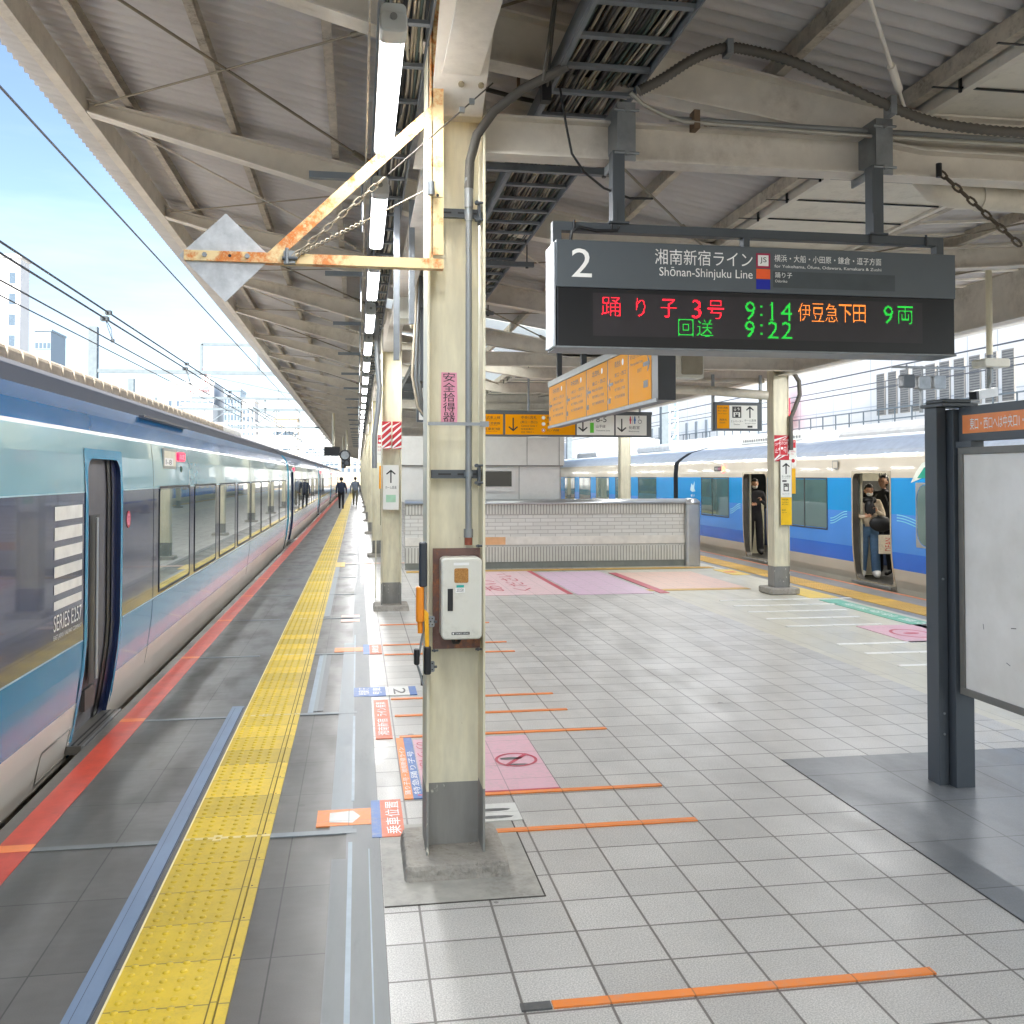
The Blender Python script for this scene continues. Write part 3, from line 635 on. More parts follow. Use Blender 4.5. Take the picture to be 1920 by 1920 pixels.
# ------------------------------------------------------------------ fittings on the main column
b = MB(); pts = [(.93, 4.20, 3.66), (.86, 4.24, 3.63), (.74, 4.30, 3.58), (.62, 4.37, 3.50), (.545, 4.42, 3.40), (.515, 4.44, 3.28), (.51, 4.44, 3.15)]
b.tube(pts, .022, M('conduit_hose', '#55524c', .6), 12); tp = thing('conduit_pipe', 'grey conduit bending down the main column to the cream box', 'conduit')
b.build('flexible_hose', tp)
b = MB(); b.tube([(.51, 4.44, 3.16), (.51, 4.44, 1.50)], .015, conduit, 12); b.tube([(.51, 4.44, 3.20), (.51, 4.44, 3.06)], .021, conduit, 12); b.tube([(.51, 4.44, 3.03), (.51, 4.44, 3.0)], .019, conduit, 12)
b.tube([(.51, 4.44, 1.555), (.51, 4.44, 1.515)], .022, conduit, 6); b.tube([(.51, 4.44, 1.515), (.51, 4.44, 1.48)], .018, M('rust_nut', '#8a4a36', .7), 8); b.build('rigid_pipe', tp)
for i, zc in enumerate((3.04, 1.81)):
    t = thing('strut_clamp', ('upper' if i == 0 else 'lower')+' dark strut channel clamping the conduit to the main column', 'clamp', (0, 0, 0), 'strut channels on the main column')
    b = MB(); b.box(.338, .572, 4.462, 4.49, zc-.02, zc+.02, darkmet); b.box(.37, .43, 4.459, 4.462, zc-.004, zc+.004, blackm); b.box(.46, .49, 4.459, 4.462, zc-.004, zc+.004, blackm); b.box(.53, .55, 4.459, 4.462, zc-.004, zc+.004, blackm); b.build('channel', t)
    b = MB(); b.box(.553, .565, 4.42, 4.46, zc-.055, zc+.045, darkmet)
    for s_ in (-1, 1): b.tube([(.535, 4.415, zc+s_*.04), (.575, 4.415, zc+s_*.04)], .006, darkmet, 6); b.tube([(.545, 4.405, zc+s_*.04), (.545, 4.43, zc+s_*.04)], .009, darkmet, 6)
    b.build('end_bracket', t)
    b = MB(); b.tube([(.51, 4.44, zc-.012), (.51, 4.44, zc+.012)], .02, galv, 12); b.box(.496, .524, 4.425, 4.465, zc-.01, zc+.01, galv); b.build('pipe_clip', t)
b = MB(); b.box(.318, .585, 4.402, 4.408, 2.035, 2.05, galv); b.box(.56, .60, 4.396, 4.41, 2.03, 2.055, galv)
tag(b.build('steel_band'), 'thin steel band around the main column just below the pink strip', 'band')
b = MB(); fr = front(.388, 4.534, 2.055)
b.poly(fr, [(0, 0), (.078, 0), (.079, .12), (.0755, .238), (.002, .24)], .002, pinkst)
for i, ch in enumerate('安全拾得器'): b.text(fr, ch, .010, .068, .238-(i+1)*.0475+.004, .238-i*.0475, .0035, ink)
tag(b.build('pink_label'), 'pink vertical strip with black characters on the main column', 'sticker')
t = thing('equipment_box', 'rounded cream equipment box on a brown plate on the main column', 'equipment box')
b = MB(); b.box(.345, .566, 4.448, 4.458, 1.0, 1.465, brownm); b.build('back_plate', t)
b = MB()
for x, z in ((.362, 1.03), (.545, 1.445), (.545, 1.03)): b.tube([(x, 4.448, z), (x, 4.436, z)], .009, brownm, 6)
for x, z in ((.352, .995), (.555, .995), (.557, 1.475)): b.tube([(x-.012, 4.44, z), (x+.018, 4.44, z)], .005, darkmet, 6); b.tube([(x, 4.43, z), (x, 4.455, z)], .007, darkmet, 6)
b.build('fixing_bolt', t)
b = MB(); b.rbox(.374, .56, 4.32, 4.446, 1.062, 1.43, .022, boxm, 'y', 6, .006); bx = b.build('housing', t)
fr = front(.374, 4.32, 1.062); b = MB(); b.rect(fr, .055, .125, .335, .347, .0012, ink_w); b.build('name_label', bx)
t_ = NT('corroded_window'); t_.set(Base_Color=t_.mix(t_.ramp(t_.noise(220, 4, .8), .35, .65), hexc('#8f5f22'), hexc('#c48f4a')), Roughness=.5)
b = MB(); b.rbox(.374+.058, .374+.122, 4.317, 4.3198, 1.062+.256, 1.062+.322, .008, t_.m, 'y', 4, .0005); b.build('display_window', bx)
b = MB(); b.box(.374+.028, .374+.052, 4.3165, 4.3195, 1.062+.13, 1.062+.23, blackm); b.build('latch_slot', bx)
b = MB(); b.rect(fr, .068, .102, .235, .246, .0012, M('teal_label', '#27a79a', .4)); b.rect(fr, .064, .106, .212, .234, .0012, ink_w); b.text(fr, '20258', .068, .1, .216, .23, .002, ink); b.rect(fr, .046, .128, .022, .034, .0012, ink); b.text(fr, 'DAIKO DENKI', .064, .124, .0245, .0315, .002, ink_w); b.disc(fr, .054, .028, .004, .002, ink_w)
b.build('data_label', bx)
b = MB(); b.tube([(.43, 4.40, 1.065), (.44, 4.41, 1.035), (.46, 4.43, 1.03), (.475, 4.445, 1.05)], .009, M('black_cable', '#2c2825', .6), 8); b.build('gland_cable', t)
# grabber with its holders on the left flange
t = thing('litter_grabber', 'orange and black long-handled grabber hanging on the left of the main column', 'grabber tool')
og = M('tool_orange', '#ee8f1c', .35); b = MB(); b.rbox(.262, .298, 4.34, 4.38, 1.14, 1.30, .012, og, 'z', 3); b.tube([(.28, 4.36, 1.16), (.282, 4.36, 1.09)], .012, og, 10); b.build('handle', t)
b = MB(); b.prism([(.298, 1.2), (.318, 1.18), (.322, 1.0), (.304, 1.02)], 4.345, 4.375, 'y', M('tool_yellow', '#f2b21e', .35)); b.build('trigger', t)
b = MB(); b.rbox(.298, .330, 4.335, 4.38, .905, 1.03, .01, blackm, 'z', 3); b.rbox(.253, .278, 4.335, 4.375, .95, 1.02, .01, blackm, 'z', 3); b.build('grip', t)
b = MB(); b.tube([(.296, 4.36, 1.46), (.296, 4.36, 1.1), (.268, 4.355, .95), (.285, 4.352, .90), (.292, 4.352, .86)], .005, galv, 6); b.box(.284, .294, 4.35, 4.36, .855, .90, blackm); b.build('shaft', t)
b = MB(); b.rbox(.276, .312, 4.34, 4.39, 1.30, 1.50, .01, M('tool_dark', '#2f343c', .4), 'z', 3); b.build('upper_grip', t)
for i, z in enumerate((1.135, .93)):
    b = MB(); b.rbox(.312, .350, 4.395, 4.401, z-.025, z+.025, .008, galv, 'y', 4, .001)
    for dx, dz in ((.011, .014), (.027, .014), (.019, 0), (.011, -.014), (.027, -.014)): b.tube([(.312+dx, 4.3955, z+dz), (.312+dx, 4.3945, z+dz)], .0035, blackm, 8)
    b.box(.345, .36, 4.38, 4.4, z-.004, z+.004, darkmet)
    tag(b.build('tool_bracket'), ('upper' if i == 0 else 'lower')+' drilled grey bracket plate beside the hanging grabber', 'bracket', 'bracket plates on the column flange')
# bolts at the haunch splice
b = MB()
for x in (.455, .545):
    for j in range(2):
        y, z = 4.30-.06*j, 3.62+.05*j
        for k in range(3): b.tube([(x, y-.005-.014*k, z+.02-.03*k), (x, y-.014-.014*k, z+.005-.03*k)], .02-.003*k, M('crusted_bolt', '#a39679', .8, var=.3), 7)
tag(b.build('splice_bolt'), 'cluster of crusted bolts under the girder at the top of the main column', 'bolts')
# ------------------------------------------------------------------ rusty bracket, plate and wires
t = thing('rusty_bracket', 'rusty cream triangular steel bracket reaching left from the main column', 'bracket')
yb0 = 4.30
b = MB(); b.box(.325, .378, yb0-.006, yb0+.006, 2.80, 4.6, rusty); b.box(.318, .33, yb0-.006, yb0+.05, 2.74, 4.6, rusty); b.box(.33, .375, yb0-.0075, yb0-.0062, 3.06, 3.062, blackm); b.build('upright', t)
b = MB(); b.box(-.748, .379, yb0-.007, yb0+.007, 2.737, 2.782, rusty); b.box(-.748, .379, yb0+.007, yb0+.045, 2.737, 2.745, rusty); b.build('bottom_arm', t)
b = MB(); b.bar((-.375, yb0-.001, 2.765), (.345, yb0-.001, 3.465), .052, .010, rusty, (0, 1, 0)); b.build('diagonal_arm', t)
b = MB()
for x in (-.66, -.48): b.tube([(x, yb0-.018, 2.762), (x, yb0-.005, 2.762)], .011, galv, 6)
for x, z in ((-.555, 2.762), (.352, 3.07)): b.tube([(x, yb0-.0085, z), (x, yb0-.006, z)], .007, blackm, 10)
b.build('bolt', t)
b = MB(); b.box(-.325, -.275, yb0-.022, yb0+.02, 2.735, 2.79, galv); b.tube([(-.31, yb0-.03, 2.80), (-.31, yb0-.03, 2.73)], .008, galv, 8); b.tube([(-.33, yb0-.028, 2.755), (-.265, yb0-.028, 2.755)], .009, darkmet, 8); b.build('shackle_clamp', t)
b = MB(); fr = front(-.575, yb0+.012, 2.762); b.poly(fr, [(-.195, 0), (0, -.20), (.195, 0), (0, .19)], 0, plate_m, .004)
tag(b.build('diamond_plate'), 'mottled grey diamond plate bolted to the end of the rusty bracket', 'sign plate')
def twist(b, p, q, r, m_, n=60, tw=.012, a0=.0, a1=1.):
    P, Q = Vector(p), Vector(q); d = (Q-P).normalized(); x = d.cross(Vector((0, 1, 0))).normalized(); u = x.cross(d)
    for s_ in (0, PI):
        b.tube([P.lerp(Q, a0+(a1-a0)*k/n)+(x*math.cos(k*.9+s_)+u*math.sin(k*.9+s_))*tw for k in range(n+1)], r, m_, 5)
def chain(b, p, q, r, m_, link=.05):
    P, Q = Vector(p), Vector(q); L = (Q-P).length; d = (Q-P).normalized(); x = d.cross(Vector((0, 0, 1))).normalized(); u = x.cross(d); n = int(L/link)
    for k in range(n):
        c = P+d*(k+.5)*link; a = x if k % 2 else u
        b.tube([c+d*link*.62*math.cos(t)+a*link*.26*math.sin(t) for t in [2*PI*i/8 for i in range(9)]], r, m_, 5, False)
wm = M('wire_rope', '#9b917e', .55, .3)
b = MB(); A = (-.285, yb0-.02, 2.76); E1 = (.60, 4.26, 3.585)
mid = Vector(A).lerp(Vector(E1), .47)
chain(b, A, mid, .004, wm, .045); b.tube([mid, E1], .0035, M('dark_wire', '#4e473f', .6), 6)
for q in (.84, .89): c = Vector(A).lerp(Vector(E1), q); b.box(c.x-.012, c.x+.012, c.y-.01, c.y+.01, c.z-.012, c.z+.012, galv)
tag(b.build('stay_wire'), 'upper thin stay wire from the rusty bracket to the column top', 'wire', 'stay wires of the rusty bracket')
b = MB(); E2 = (.325, 4.27, 3.10); mid = Vector(A).lerp(Vector(E2), .5); twist(b, A, mid, .003, wm, 50, .008); b.tube([mid, E2], .0035, wm, 6); b.tube([(.32, 4.26, 3.06), (.32, 4.26, 3.12)], .016, galv, 10)
tag(b.build('stay_wire'), 'lower twisted stay wire from the rusty bracket to its upright', 'wire', 'stay wires of the rusty bracket')
# ------------------------------------------------------------------ lights
LAMPW = 7.8
def make_light(label, loc, L, group):
    t = thing('fluorescent_light', label, 'light fitting', loc, group)
    MB().rbox(-.048, .048, 0, L, .03, .09, .02, cap_m, 'y', 3, .004).build('housing', t)
    b = MB(); b.rbox(-.047, .047, .1, L-.02, -.02, .038, .022, tube_e, 'y', 3, .012); b.build('diffuser', t)
    ld = bpy.data.lights.new('lamp', 'AREA'); ld.shape = 'RECTANGLE'; ld.size = .08; ld.size_y = L-.15; ld.energy = LAMPW; lo = bpy.data.objects.new('lamp', ld); C.objects.link(lo); lo.parent = t; lo.location = (0, (L+.08)/2, -.0225)
    b = MB(); b.rbox(-.052, .052, -.015, .10, -.025, .05, .02, cap_m, 'y', 3, .006); b.tube([(0, -.016, .03), (0, -.02, .03)], .014, conduit, 10); b.build('end_cap', t)
    MB().rbox(-.05, .05, L-.03, L, -.022, .05, .02, cap_m, 'y', 3, .006).build('end_cap', t)
    b = MB(); b.tube([(0, .25, .09), (0, .25, .34)], .006, galv, 6); b.tube([(0, L-.25, .09), (0, L-.25, .34)], .006, galv, 6); b.build('hanger_rod', t)
    return t
g1 = 'row of fluorescent lights along the left platform edge'
l0 = make_light('largest lit fluorescent light above the rusty bracket', (.127, 3.60, 3.5), 1.42, g1)
for k in range(1, 46):
    dup(l0, (.127, 3.60+2.11*k, 3.5), (ORD[k]+' fluorescent light from the camera in the row above the left platform edge') if k < 10 else 'far fluorescent light in the converging end of the left row')
for k in range(1, 4): dup(l0, (.127, 3.60-2.11*k, 3.5), 'fluorescent light of the left row above the camera position')
g2 = 'row of fluorescent lights along the right platform edge'
for k in range(-3, 14):
    lb = 'lit fluorescent light under the right canopy edge, right of the far column' if k == 3 else ('lit fluorescent light under the right canopy, partly behind the departure sign' if k == 4 else 'fluorescent light of the right-hand row away from the far column')
    o = dup(l0, (6.98, 4.9+2.3*k, 3.5), lb); o['group'] = g2
# light rail and trays
def tray(name, label, x0, x1, z, y0, y1, rung, grp, ncab, det=True):
    t = thing(name, label, 'cable tray', (0, 0, 0), grp)
    for x in (x0, x1):
        b = MB(); b.box(x-.006, x+.006, y0, y1, z, z+.09, tray_m); b.box(x-.006 if x == x1 else x, x if x == x1 else x+.02, y0, y1, z-.006, z, tray_m); b.build('side_rail', t)
    src = MB().box(x0+.007, x1-.007, 0, .035, z+.004, z+.022, tray_m).build('rung', t); src.location = (0, y0+.1, 0); k = 1
    while y0+.1+k*rung < y1 and k < 99:
        o = src.copy(); C.objects.link(o); o.parent = t; o.location = (0, y0+.1+k*rung, 0); k += 1
    b = MB(); b.box(x0+.008, x1-.008, y0, y1, z+.085, z+.09, blackm)
    for k in range(ncab):
        x = x0+.02+(x1-x0-.04)*(k+.5)/ncab; ph = random.random()*9; am = random.uniform(.004, .03); m_ = random.choice(cable_ms[:4]+cable_ms); r = random.uniform(.005, .010); zz_ = z+.03+random.random()*.03
        n = int(min(y1, 20)-y0)*7
        b.tube([(min(max(x+am*math.sin(ph+i*.45+math.sin(i*.11+ph)*2), x0+.012), x1-.012), y0+i/7., zz_+.008*math.sin(i*.5+ph)) for i in range(n)], r, m_, 5, False)
    o = b.build('cable_bundle', t); o['kind'] = 'stuff'
    return t
tray('cable_tray', 'wide grey ladder tray full of cables above the departure sign', .90, 1.33, 3.66, -1., 24, .30, 'ladder trays carrying cables', 34)
tray('cable_tray', 'narrow ladder tray with grey cables beside the fluorescent light row', .085, .315, 3.80, .5, 45, .45, 'ladder trays carrying cables', 16)
t = thing('light_rail', 'long cream carrier rail left of the fluorescent light row', 'rail')
b = MB(); b.box(.034, .042, -2, 100, 3.49, 3.60, purlin_m); b.build('rail', t)
b = MB(); b.box(-.30, .05, 0, .045, 3.62, 3.66, M('bluegrey_channel', '#7d858c', .5)); src = b.build('cross_channel', t); src.location = (0, 5.9, 0)
b = MB(); b.tube([(.02, .02, 3.3), (.02, .02, 3.62)], .006, galv, 6); s2 = b.build('drop_rod', t); s2.location = (0, 5.9, 0)
for k in range(1, 20):
    for q in (src, s2): o = q.copy(); C.objects.link(o); o.parent = t; o.location = (0, 5.9+2.867*k, 0)
for i, (yy, x0, x1) in enumerate(((5.55, .60, 1.52), (8.1, .6, 1.5), (10.6, .6, 1.5))):
    t = thing('tray_hanger', ORD[i]+' grey hanger channel under the wide cable tray', 'hanger', (0, 0, 0), 'hanger channels under the wide cable tray')
    b = MB(); b.box(x0, x1, yy, yy+.041, 3.612, 3.653, tray_m); b.build('channel', t)
    b = MB(); b.tube([(x1-.06, yy+.02, 3.6), (x1-.06, yy+.02, 3.98)], .006, darkmet, 6); b.tube([(x1-.06, yy+.02, 3.6), (x1-.06, yy+.02, 3.63)], .014, darkmet, 6); b.build('threaded_rod', t)
b = MB(); P0 = (.845, 3.95, 4.02)
b.tube([P0, (.80, 4.1, 3.54)], .007, dark_conduit, 6); b.tube([P0, (.865, 4.35, 3.60)], .007, dark_conduit, 6); b.box(.825, .865, 3.93, 3.97, 3.98, 4.09, M('clamp_iron', '#6c6352', .7))
b.box(.84, .885, 4.33, 4.38, 3.55, 3.66, blackm)
tag(b.build('hanger_rod'), 'pair of dark hanger rods beside the top of the main column', 'hanger')
# dark corrugated hose and conduits above the sign
b = MB(); ctrl = [(1.29, 4.28, 3.60), (1.40, 4.27, 3.66), (1.55, 4.26, 3.76), (1.70, 4.25, 3.82), (1.85, 4.25, 3.815), (2.05, 4.24, 3.77), (2.30, 4.23, 3.67), (2.55, 4.23, 3.58), (2.75, 4.22, 3.52), (3.0, 4.2, 3.49), (3.3, 4.2, 3.49), (3.7, 4.2, 3.52)]
pts = []
for i in range(len(ctrl)-1):
    p0, p1, p2, p3 = [Vector(ctrl[max(0, min(len(ctrl)-1, i+d))]) for d in (-1, 0, 1, 2)]
    for k in range(16):
        u = k/16; pts.append(.5*((2*p1)+(-p0+p2)*u+(2*p0-5*p1+4*p2-p3)*u*u+(-p0+3*p1-3*p2+p3)*u**3))
b.tube(pts, [.021 if i % 2 else .0265 for i in range(len(pts))], dark_conduit, 10); b.box(1.70, 1.73, 4.21, 4.28, 3.78, 3.85, galv); b.box(2.52, 2.55, 4.2, 4.27, 3.54, 3.63, galv)
tag(b.build('corrugated_hose'), 'thick dark corrugated hose arching over the departure sign', 'hose')
b = MB(); b.tube([(1.27, 4.35, 3.62), (1.34, 4.38, 3.58), (1.44, 4.40, 3.545), (1.55, 4.41, 3.52), (2.4, 4.41, 3.505), (4.6, 4.41, 3.505)], .011, M('bright_conduit', '#b0ada2', .35, .4), 8); b.tube([(1.5, 4.45, 3.545), (4.6, 4.45, 3.545)], .015, conduit, 8)
for x in (1.62, 2.63, 3.5): b.box(x-.015, x+.015, 4.40, 4.47, 3.49, 3.58, M('clip_rust', '#6e5a45', .7))
tag(b.build('conduit_pair'), 'two thin conduits running along the tie beam above the departure sign', 'conduit')
b = MB(); b.tube([(.62+.28*k, 5.35, zb(.62+.28*k)-.03-.01*(k % 2)) for k in range(9)], .014, M('black_pipe', '#3a352e', .6), 8)
for k in range(1, 8, 2): b.tube([(.62+.28*k, 5.35, zb(.62+.28*k)-.05), (.62+.28*k, 5.35, zb(.62+.28*k)+.08)], .01, MATS['clip_rust'], 6)
tag(b.build('dark_pipe'), 'thin dark pipe clipped under the roof behind the corrugated hose', 'pipe')
b = MB(); b.tube([(.93, 4.35, 3.62), (.96, 4.36, 3.45), (.99, 4.37, 3.32), (1.05, 4.38, 3.24), (1.15, 4.39, 3.17), (1.28, 4.4, 3.13), (1.4, 4.42, 3.14)], .006, blackm, 6)
tag(b.build('loose_cable'), 'thin loose black cable drooping from the tray behind the sign post', 'cable')
# drain pipe at right
b = MB(); dp = M('drain_pipe', '#d8d2c3', .45, var=.05, dirt='#7a7060', dirt_amt=.25)
b.tube([(3.02, 4.75, 3.66), (3.02, 4.75, 3.50), (3.04, 4.75, 3.42), (3.10, 4.75, 3.36), (3.2, 4.75, 3.335), (3.4, 4.75, 3.33), (6.3, 4.75, 3.27)], .065, dp, 16); b.tube([(3.36, 4.75, 3.33), (3.42, 4.75, 3.33)], .073, dp, 16)
tag(b.build('drain_pipe'), 'fat cream drain pipe elbow at the right edge under the beam', 'drain pipe')
b = MB(); chain(b, (2.93, 4.45, 3.36), (3.28, 4.3, 2.95), .006, M('old_chain', '#564c3f', .7, .2), .05); b.tube([(2.93, 4.45, 3.4), (2.93, 4.45, 3.33)], .015, blackm, 8)
tag(b.build('hanging_chain'), 'dark chain dangling beside the drain pipe elbow', 'chain')
# ------------------------------------------------------------------ LED departure sign
YS = 4.30; t = thing('departure_sign', 'large grey and black LED departure sign hanging from dark posts', 'departure sign', (1.9, 4.4, 2.4))
def rel(o): o.matrix_parent_inverse = Matrix.Translation((-1.9, -4.4, -2.4)); return o
b = MB(); b.box(.90, 2.915, YS, YS+.20, 2.675, 2.895, sign_grey); b.box(.905, 2.91, YS+.004, YS+.196, 2.400, 2.675, M('sign_black', '#15171c', .28)); b.box(.898, 2.917, YS-.002, YS+.202, 2.392, 2.402, galv)
b.box(.888, .899, YS+.01, YS+.19, 2.40, 2.885, M('side_trim', '#c9cfd4', .3, .3)); hb = rel(b.build('housing', t, .003))
b = MB(); b.rect(front(0, YS+.004, 0), 1.074, 2.737, 2.452, 2.652, .001, M('led_panel', '#2a262b', .35)); rel(b.build('display_panel', t))
def led(b, string, u0, u1, v0, v1, mat, nv):
    vs, fs = glyphs(string); bv = BVHTree.FromPolygons([Vector(p) for p in vs], fs)
    xs = [p[0] for p in vs]; ys = [p[1] for p in vs]; ax, bx_, ay, by = min(xs), max(xs), min(ys), max(ys)
    p = (v1-v0)/nv; nu = max(1, round((u1-u0)/p)); fr = front(0, YS+.004, 0)
    for i in range(nu):
        for j in range(nv):
            hit = 0
            for di, dj in ((.5, .5), (.3, .3), (.7, .3), (.3, .7), (.7, .7)):
                x = ax+(bx_-ax)*(i+di)/nu; y = ay+(by-ay)*(j+dj)/nv
                if bv.ray_cast(Vector((x, y, 1)), Vector((0, 0, -1)))[0] is not None: hit += 1
            if hit >= 4:
                cu, cv = u0+(i+.5)*p*(u1-u0)/(nu*p), v0+(j+.5)*p; r = p*.40
                b.poly(fr, [(cu+r*math.cos(a), cv+r*math.sin(a)) for a in [2*PI*k/6 for k in range(6)]], .003, mat)
LR, LG, LO = EM('led_red', '#ff1830', .95), EM('led_green', '#20f048', .42), EM('led_orange', '#ff8a30', .7)
b = MB(); R1 = (2.545, 2.633)
for s_, u0, u1, m_ in (('踊', 1.115, 1.205, LR), ('り', 1.28, 1.325, LR), ('子', 1.40, 1.478, LR), ('3', 1.552, 1.60, LR), ('号', 1.630, 1.712, LR), ('9', 1.818, 1.868, LG), (':', 1.893, 1.905, LG), ('4', 1.998, 2.055, LG), ('伊', 2.087, 2.15, LO), ('豆', 2.156, 2.22, LO), ('急', 2.226, 2.29, LO), ('下', 2.296, 2.362, LO), ('田', 2.37, 2.435, LO), ('9', 2.53, 2.58, LG), ('両', 2.603, 2.685, LG)):
    v0, v1 = R1 if s_ != ':' else (2.565, 2.615)
    led(b, s_, u0, u1, v0, v1, m_, (20 if s_ not in '9134:' else 18) if s_ != ':' else 10)
for s_, u0, u1 in (('回', 1.485, 1.56), ('送', 1.575, 1.658), ('9', 1.815, 1.865), (':', 1.893, 1.905), ('2', 1.93, 1.985), ('2', 2.0, 2.055)):
    v0, v1 = (2.459, 2.540) if s_ != ':' else (2.475, 2.525)
    led(b, s_, u0, u1, v0, v1, LG, 18 if s_ != ':' else 10)
p = .0044; fr = front(0, YS+.004, 0)
for i, j in [(4, j) for j in range(20)]+[(3, 17), (2, 16), (3, 0), (2, 0), (5, 0), (6, 0)]+[(5, j) for j in range(20)]:
    cu, cv = 1.932+(i+.5)*p, R1[0]+(j+.5)*p; b.poly(fr, [(cu+p*.4*math.cos(a), cv+p*.4*math.sin(a)) for a in [2*PI*k/6 for k in range(6)]], .003, LG)
rel(b.build('led_dots', t))
fr = front(0, YS, 0); b = MB()
b.text(fr, '2', .972, 1.068, 2.722, 2.855, .0015, ink_w); b.text(fr, '湘南新宿ライン', 1.372, 1.855, 2.795, 2.868, .0015, ink_w); b.text(fr, 'Shōnan-Shinjuku Line', 1.393, 1.855, 2.728, 2.784, .0015, ink_w)
b.text(fr, '横浜・大船・小田原・鎌倉・逗子方面', 1.966, 2.518, 2.827, 2.862, .0015, ink_w); b.text(fr, 'for Yokohama, Ōfuna, Odawara, Kamakura & Zushi', 1.966, 2.518, 2.797, 2.818, .0015, ink_w)
b.rect(fr, 1.958, 2.59, 2.703, 2.782, .0012, M('slot_dark', '#474e52', .3)); b.text(fr, '踊り子', 1.968, 2.055, 2.75, 2.776, .0024, ink_w); b.text(fr, 'Odoriko', 1.968, 2.03, 2.728, 2.741, .0024, ink_w); rel(b.build('lettering', t))
b = MB(); b.rect(fr, 1.873, 1.944, 2.795, 2.865, .0015, M('js_frame', '#a8214a', .4)); b.rect(fr, 1.882, 1.935, 2.804, 2.856, .0025, ink_w); b.text(fr, 'JS', 1.892, 1.925, 2.815, 2.846, .0035, ink); b.rect(fr, 1.873, 1.944, 2.742, 2.790, .0015, M('line_orange', '#f2602c', .35)); b.rect(fr, 1.873, 1.944, 2.692, 2.740, .0015, M('line_blue', '#10229a', .35)); rel(b.build('line_badge', t))
b = MB()
b.box(.898, 2.90, YS+.07, YS+.12, 2.955, 2.998, darkmet); b.box(.898, .940, YS+.07, YS+.12, 2.895, 2.956, darkmet); b.box(2.86, 2.90, YS+.07, YS+.12, 2.895, 2.956, darkmet); b.box(1.84, 1.873, YS+.07, YS+.12, 2.895, 2.956, darkmet)
rel(b.build('hanging_frame', t, .002))
for x in (1.215, 2.54):
    b = MB(); b.box(x-.03, x+.03, YS+.06, YS+.13, 2.998, 3.345, darkmet); b.box(x-.05, x+.05, YS+.05, YS+.14, 2.995, 3.005, darkmet); b.box(x-.033, x-.015, YS+.045, YS+.06, 3.0, 3.1, darkmet)
    rel(b.build('hanging_post', t, .002)); b = MB()
    xx = x+.04; b.box(xx-.045, xx-.035, 4.37, 4.61, 3.30, 3.58, galv); b.box(xx-.045, xx+.045, 4.365, 4.375, 3.30, 3.58, galv)
    for z in (3.335, 3.54): b.tube([(xx-.06, 4.36, z), (xx+.06, 4.36, z)], .007, galv, 6); b.tube([(xx, 4.35, z), (xx, 4.38, z)], .012, galv, 6)
    rel(b.build('beam_clamp', t))
b = MB(); b.tube([(.98, 4.36, 2.9), (.985, 4.35, 2.945), (1.02, 4.34, 2.965), (1.1, 4.34, 2.95), (1.2, 4.34, 2.955), (1.21, 4.34, 2.975)], .008, blackm, 6)
for x in (1.0, 1.18, 2.5, 2.8): b.tube([(x, YS+.065, 2.95), (x, YS+.065, 3.005)], .006, blackm, 6)
rel(b.build('feed_cable', t))
# ------------------------------------------------------------------ long orange exit sign (faces left)
t = thing('exit_sign', 'long orange exit sign hanging lengthwise behind the departure sign', 'sign')
b = MB(); b.box(2.40, 2.55, 7.45, 11.93, 2.42, 3.0, M('sign_frame', '#3b3f44', .35)); b.box(2.385, 2.40, 7.45, 11.93, 2.405, 2.435, galv); b.box(2.385, 2.40, 7.45, 11.93, 2.93, 3.0, M('sign_top', '#8b908e', .35, .2)); b.build('frame', t)
fr = left(2.40, 11.93, 0); b = MB(); cells = [0, 1.02, 2.02, 2.9, 3.62, 4.32]
for i in range(5): b.rect(fr, cells[i]+.02, cells[i+1]-.01, 2.44, 2.925, .002, orange_sign)
b.build('sign_face', t)
b = MB()
for i in range(4):
    u = cells[i]; b.arrow(fr, u+.13, 2.68, .17, 180, .004, ink, .16); wd = cells[i+1]-u
    b.text(fr, ('中央1改札', '中央2改札', '北改札', '南改札')[i], u+.27, u+wd*.66, 2.82, 2.88, .004, ink); b.text(fr, ('(東口・西口)', '(東口・西口)', '東口・西口', '東口・西口')[i], u+.27, u+wd*.9, 2.73, 2.77, .004, ink)
    b.text(fr, 'Central Gate 1' if i == 0 else ('Central Gate 2', 'North Gate', 'South Gate')[i-1], u+.27, u+wd*.8, 2.67, 2.70, .004, ink); b.text(fr, '地下鉄丸ノ内線', u+.27, u+wd*.85, 2.60, 2.63, .004, ink); b.text(fr, '地下鉄有楽町線', u+.27, u+wd*.85, 2.53, 2.56, .004, ink)
    b.disc(fr, u+wd*.76, 2.85, .03, .004, white); b.rect(fr, u+.04, u+.12, 2.50, 2.55, .004, ink)
u = cells[4]; b.arrow(fr, u+.56, 2.75, .2, 0, .004, ink, .18); b.text(fr, 'メトロポリタン改札', u+.06, u+.45, 2.83, 2.885, .004, ink); b.text(fr, 'Metropolitan Gate', u+.08, u+.45, 2.77, 2.80, .004, ink); b.text(fr, 'EXIT', u+.3, u+.42, 2.70, 2.73, .004, ink); b.rect(fr, u+.47, u+.6, 2.55, 2.61, .004, ink)
b.build('lettering', t)
for y in (7.9, 9.1, 10.3, 11.6):
    MB().box(2.44, 2.50, y, y+.06, 3.0, 3.75, darkmet).build('hanging_post', t)
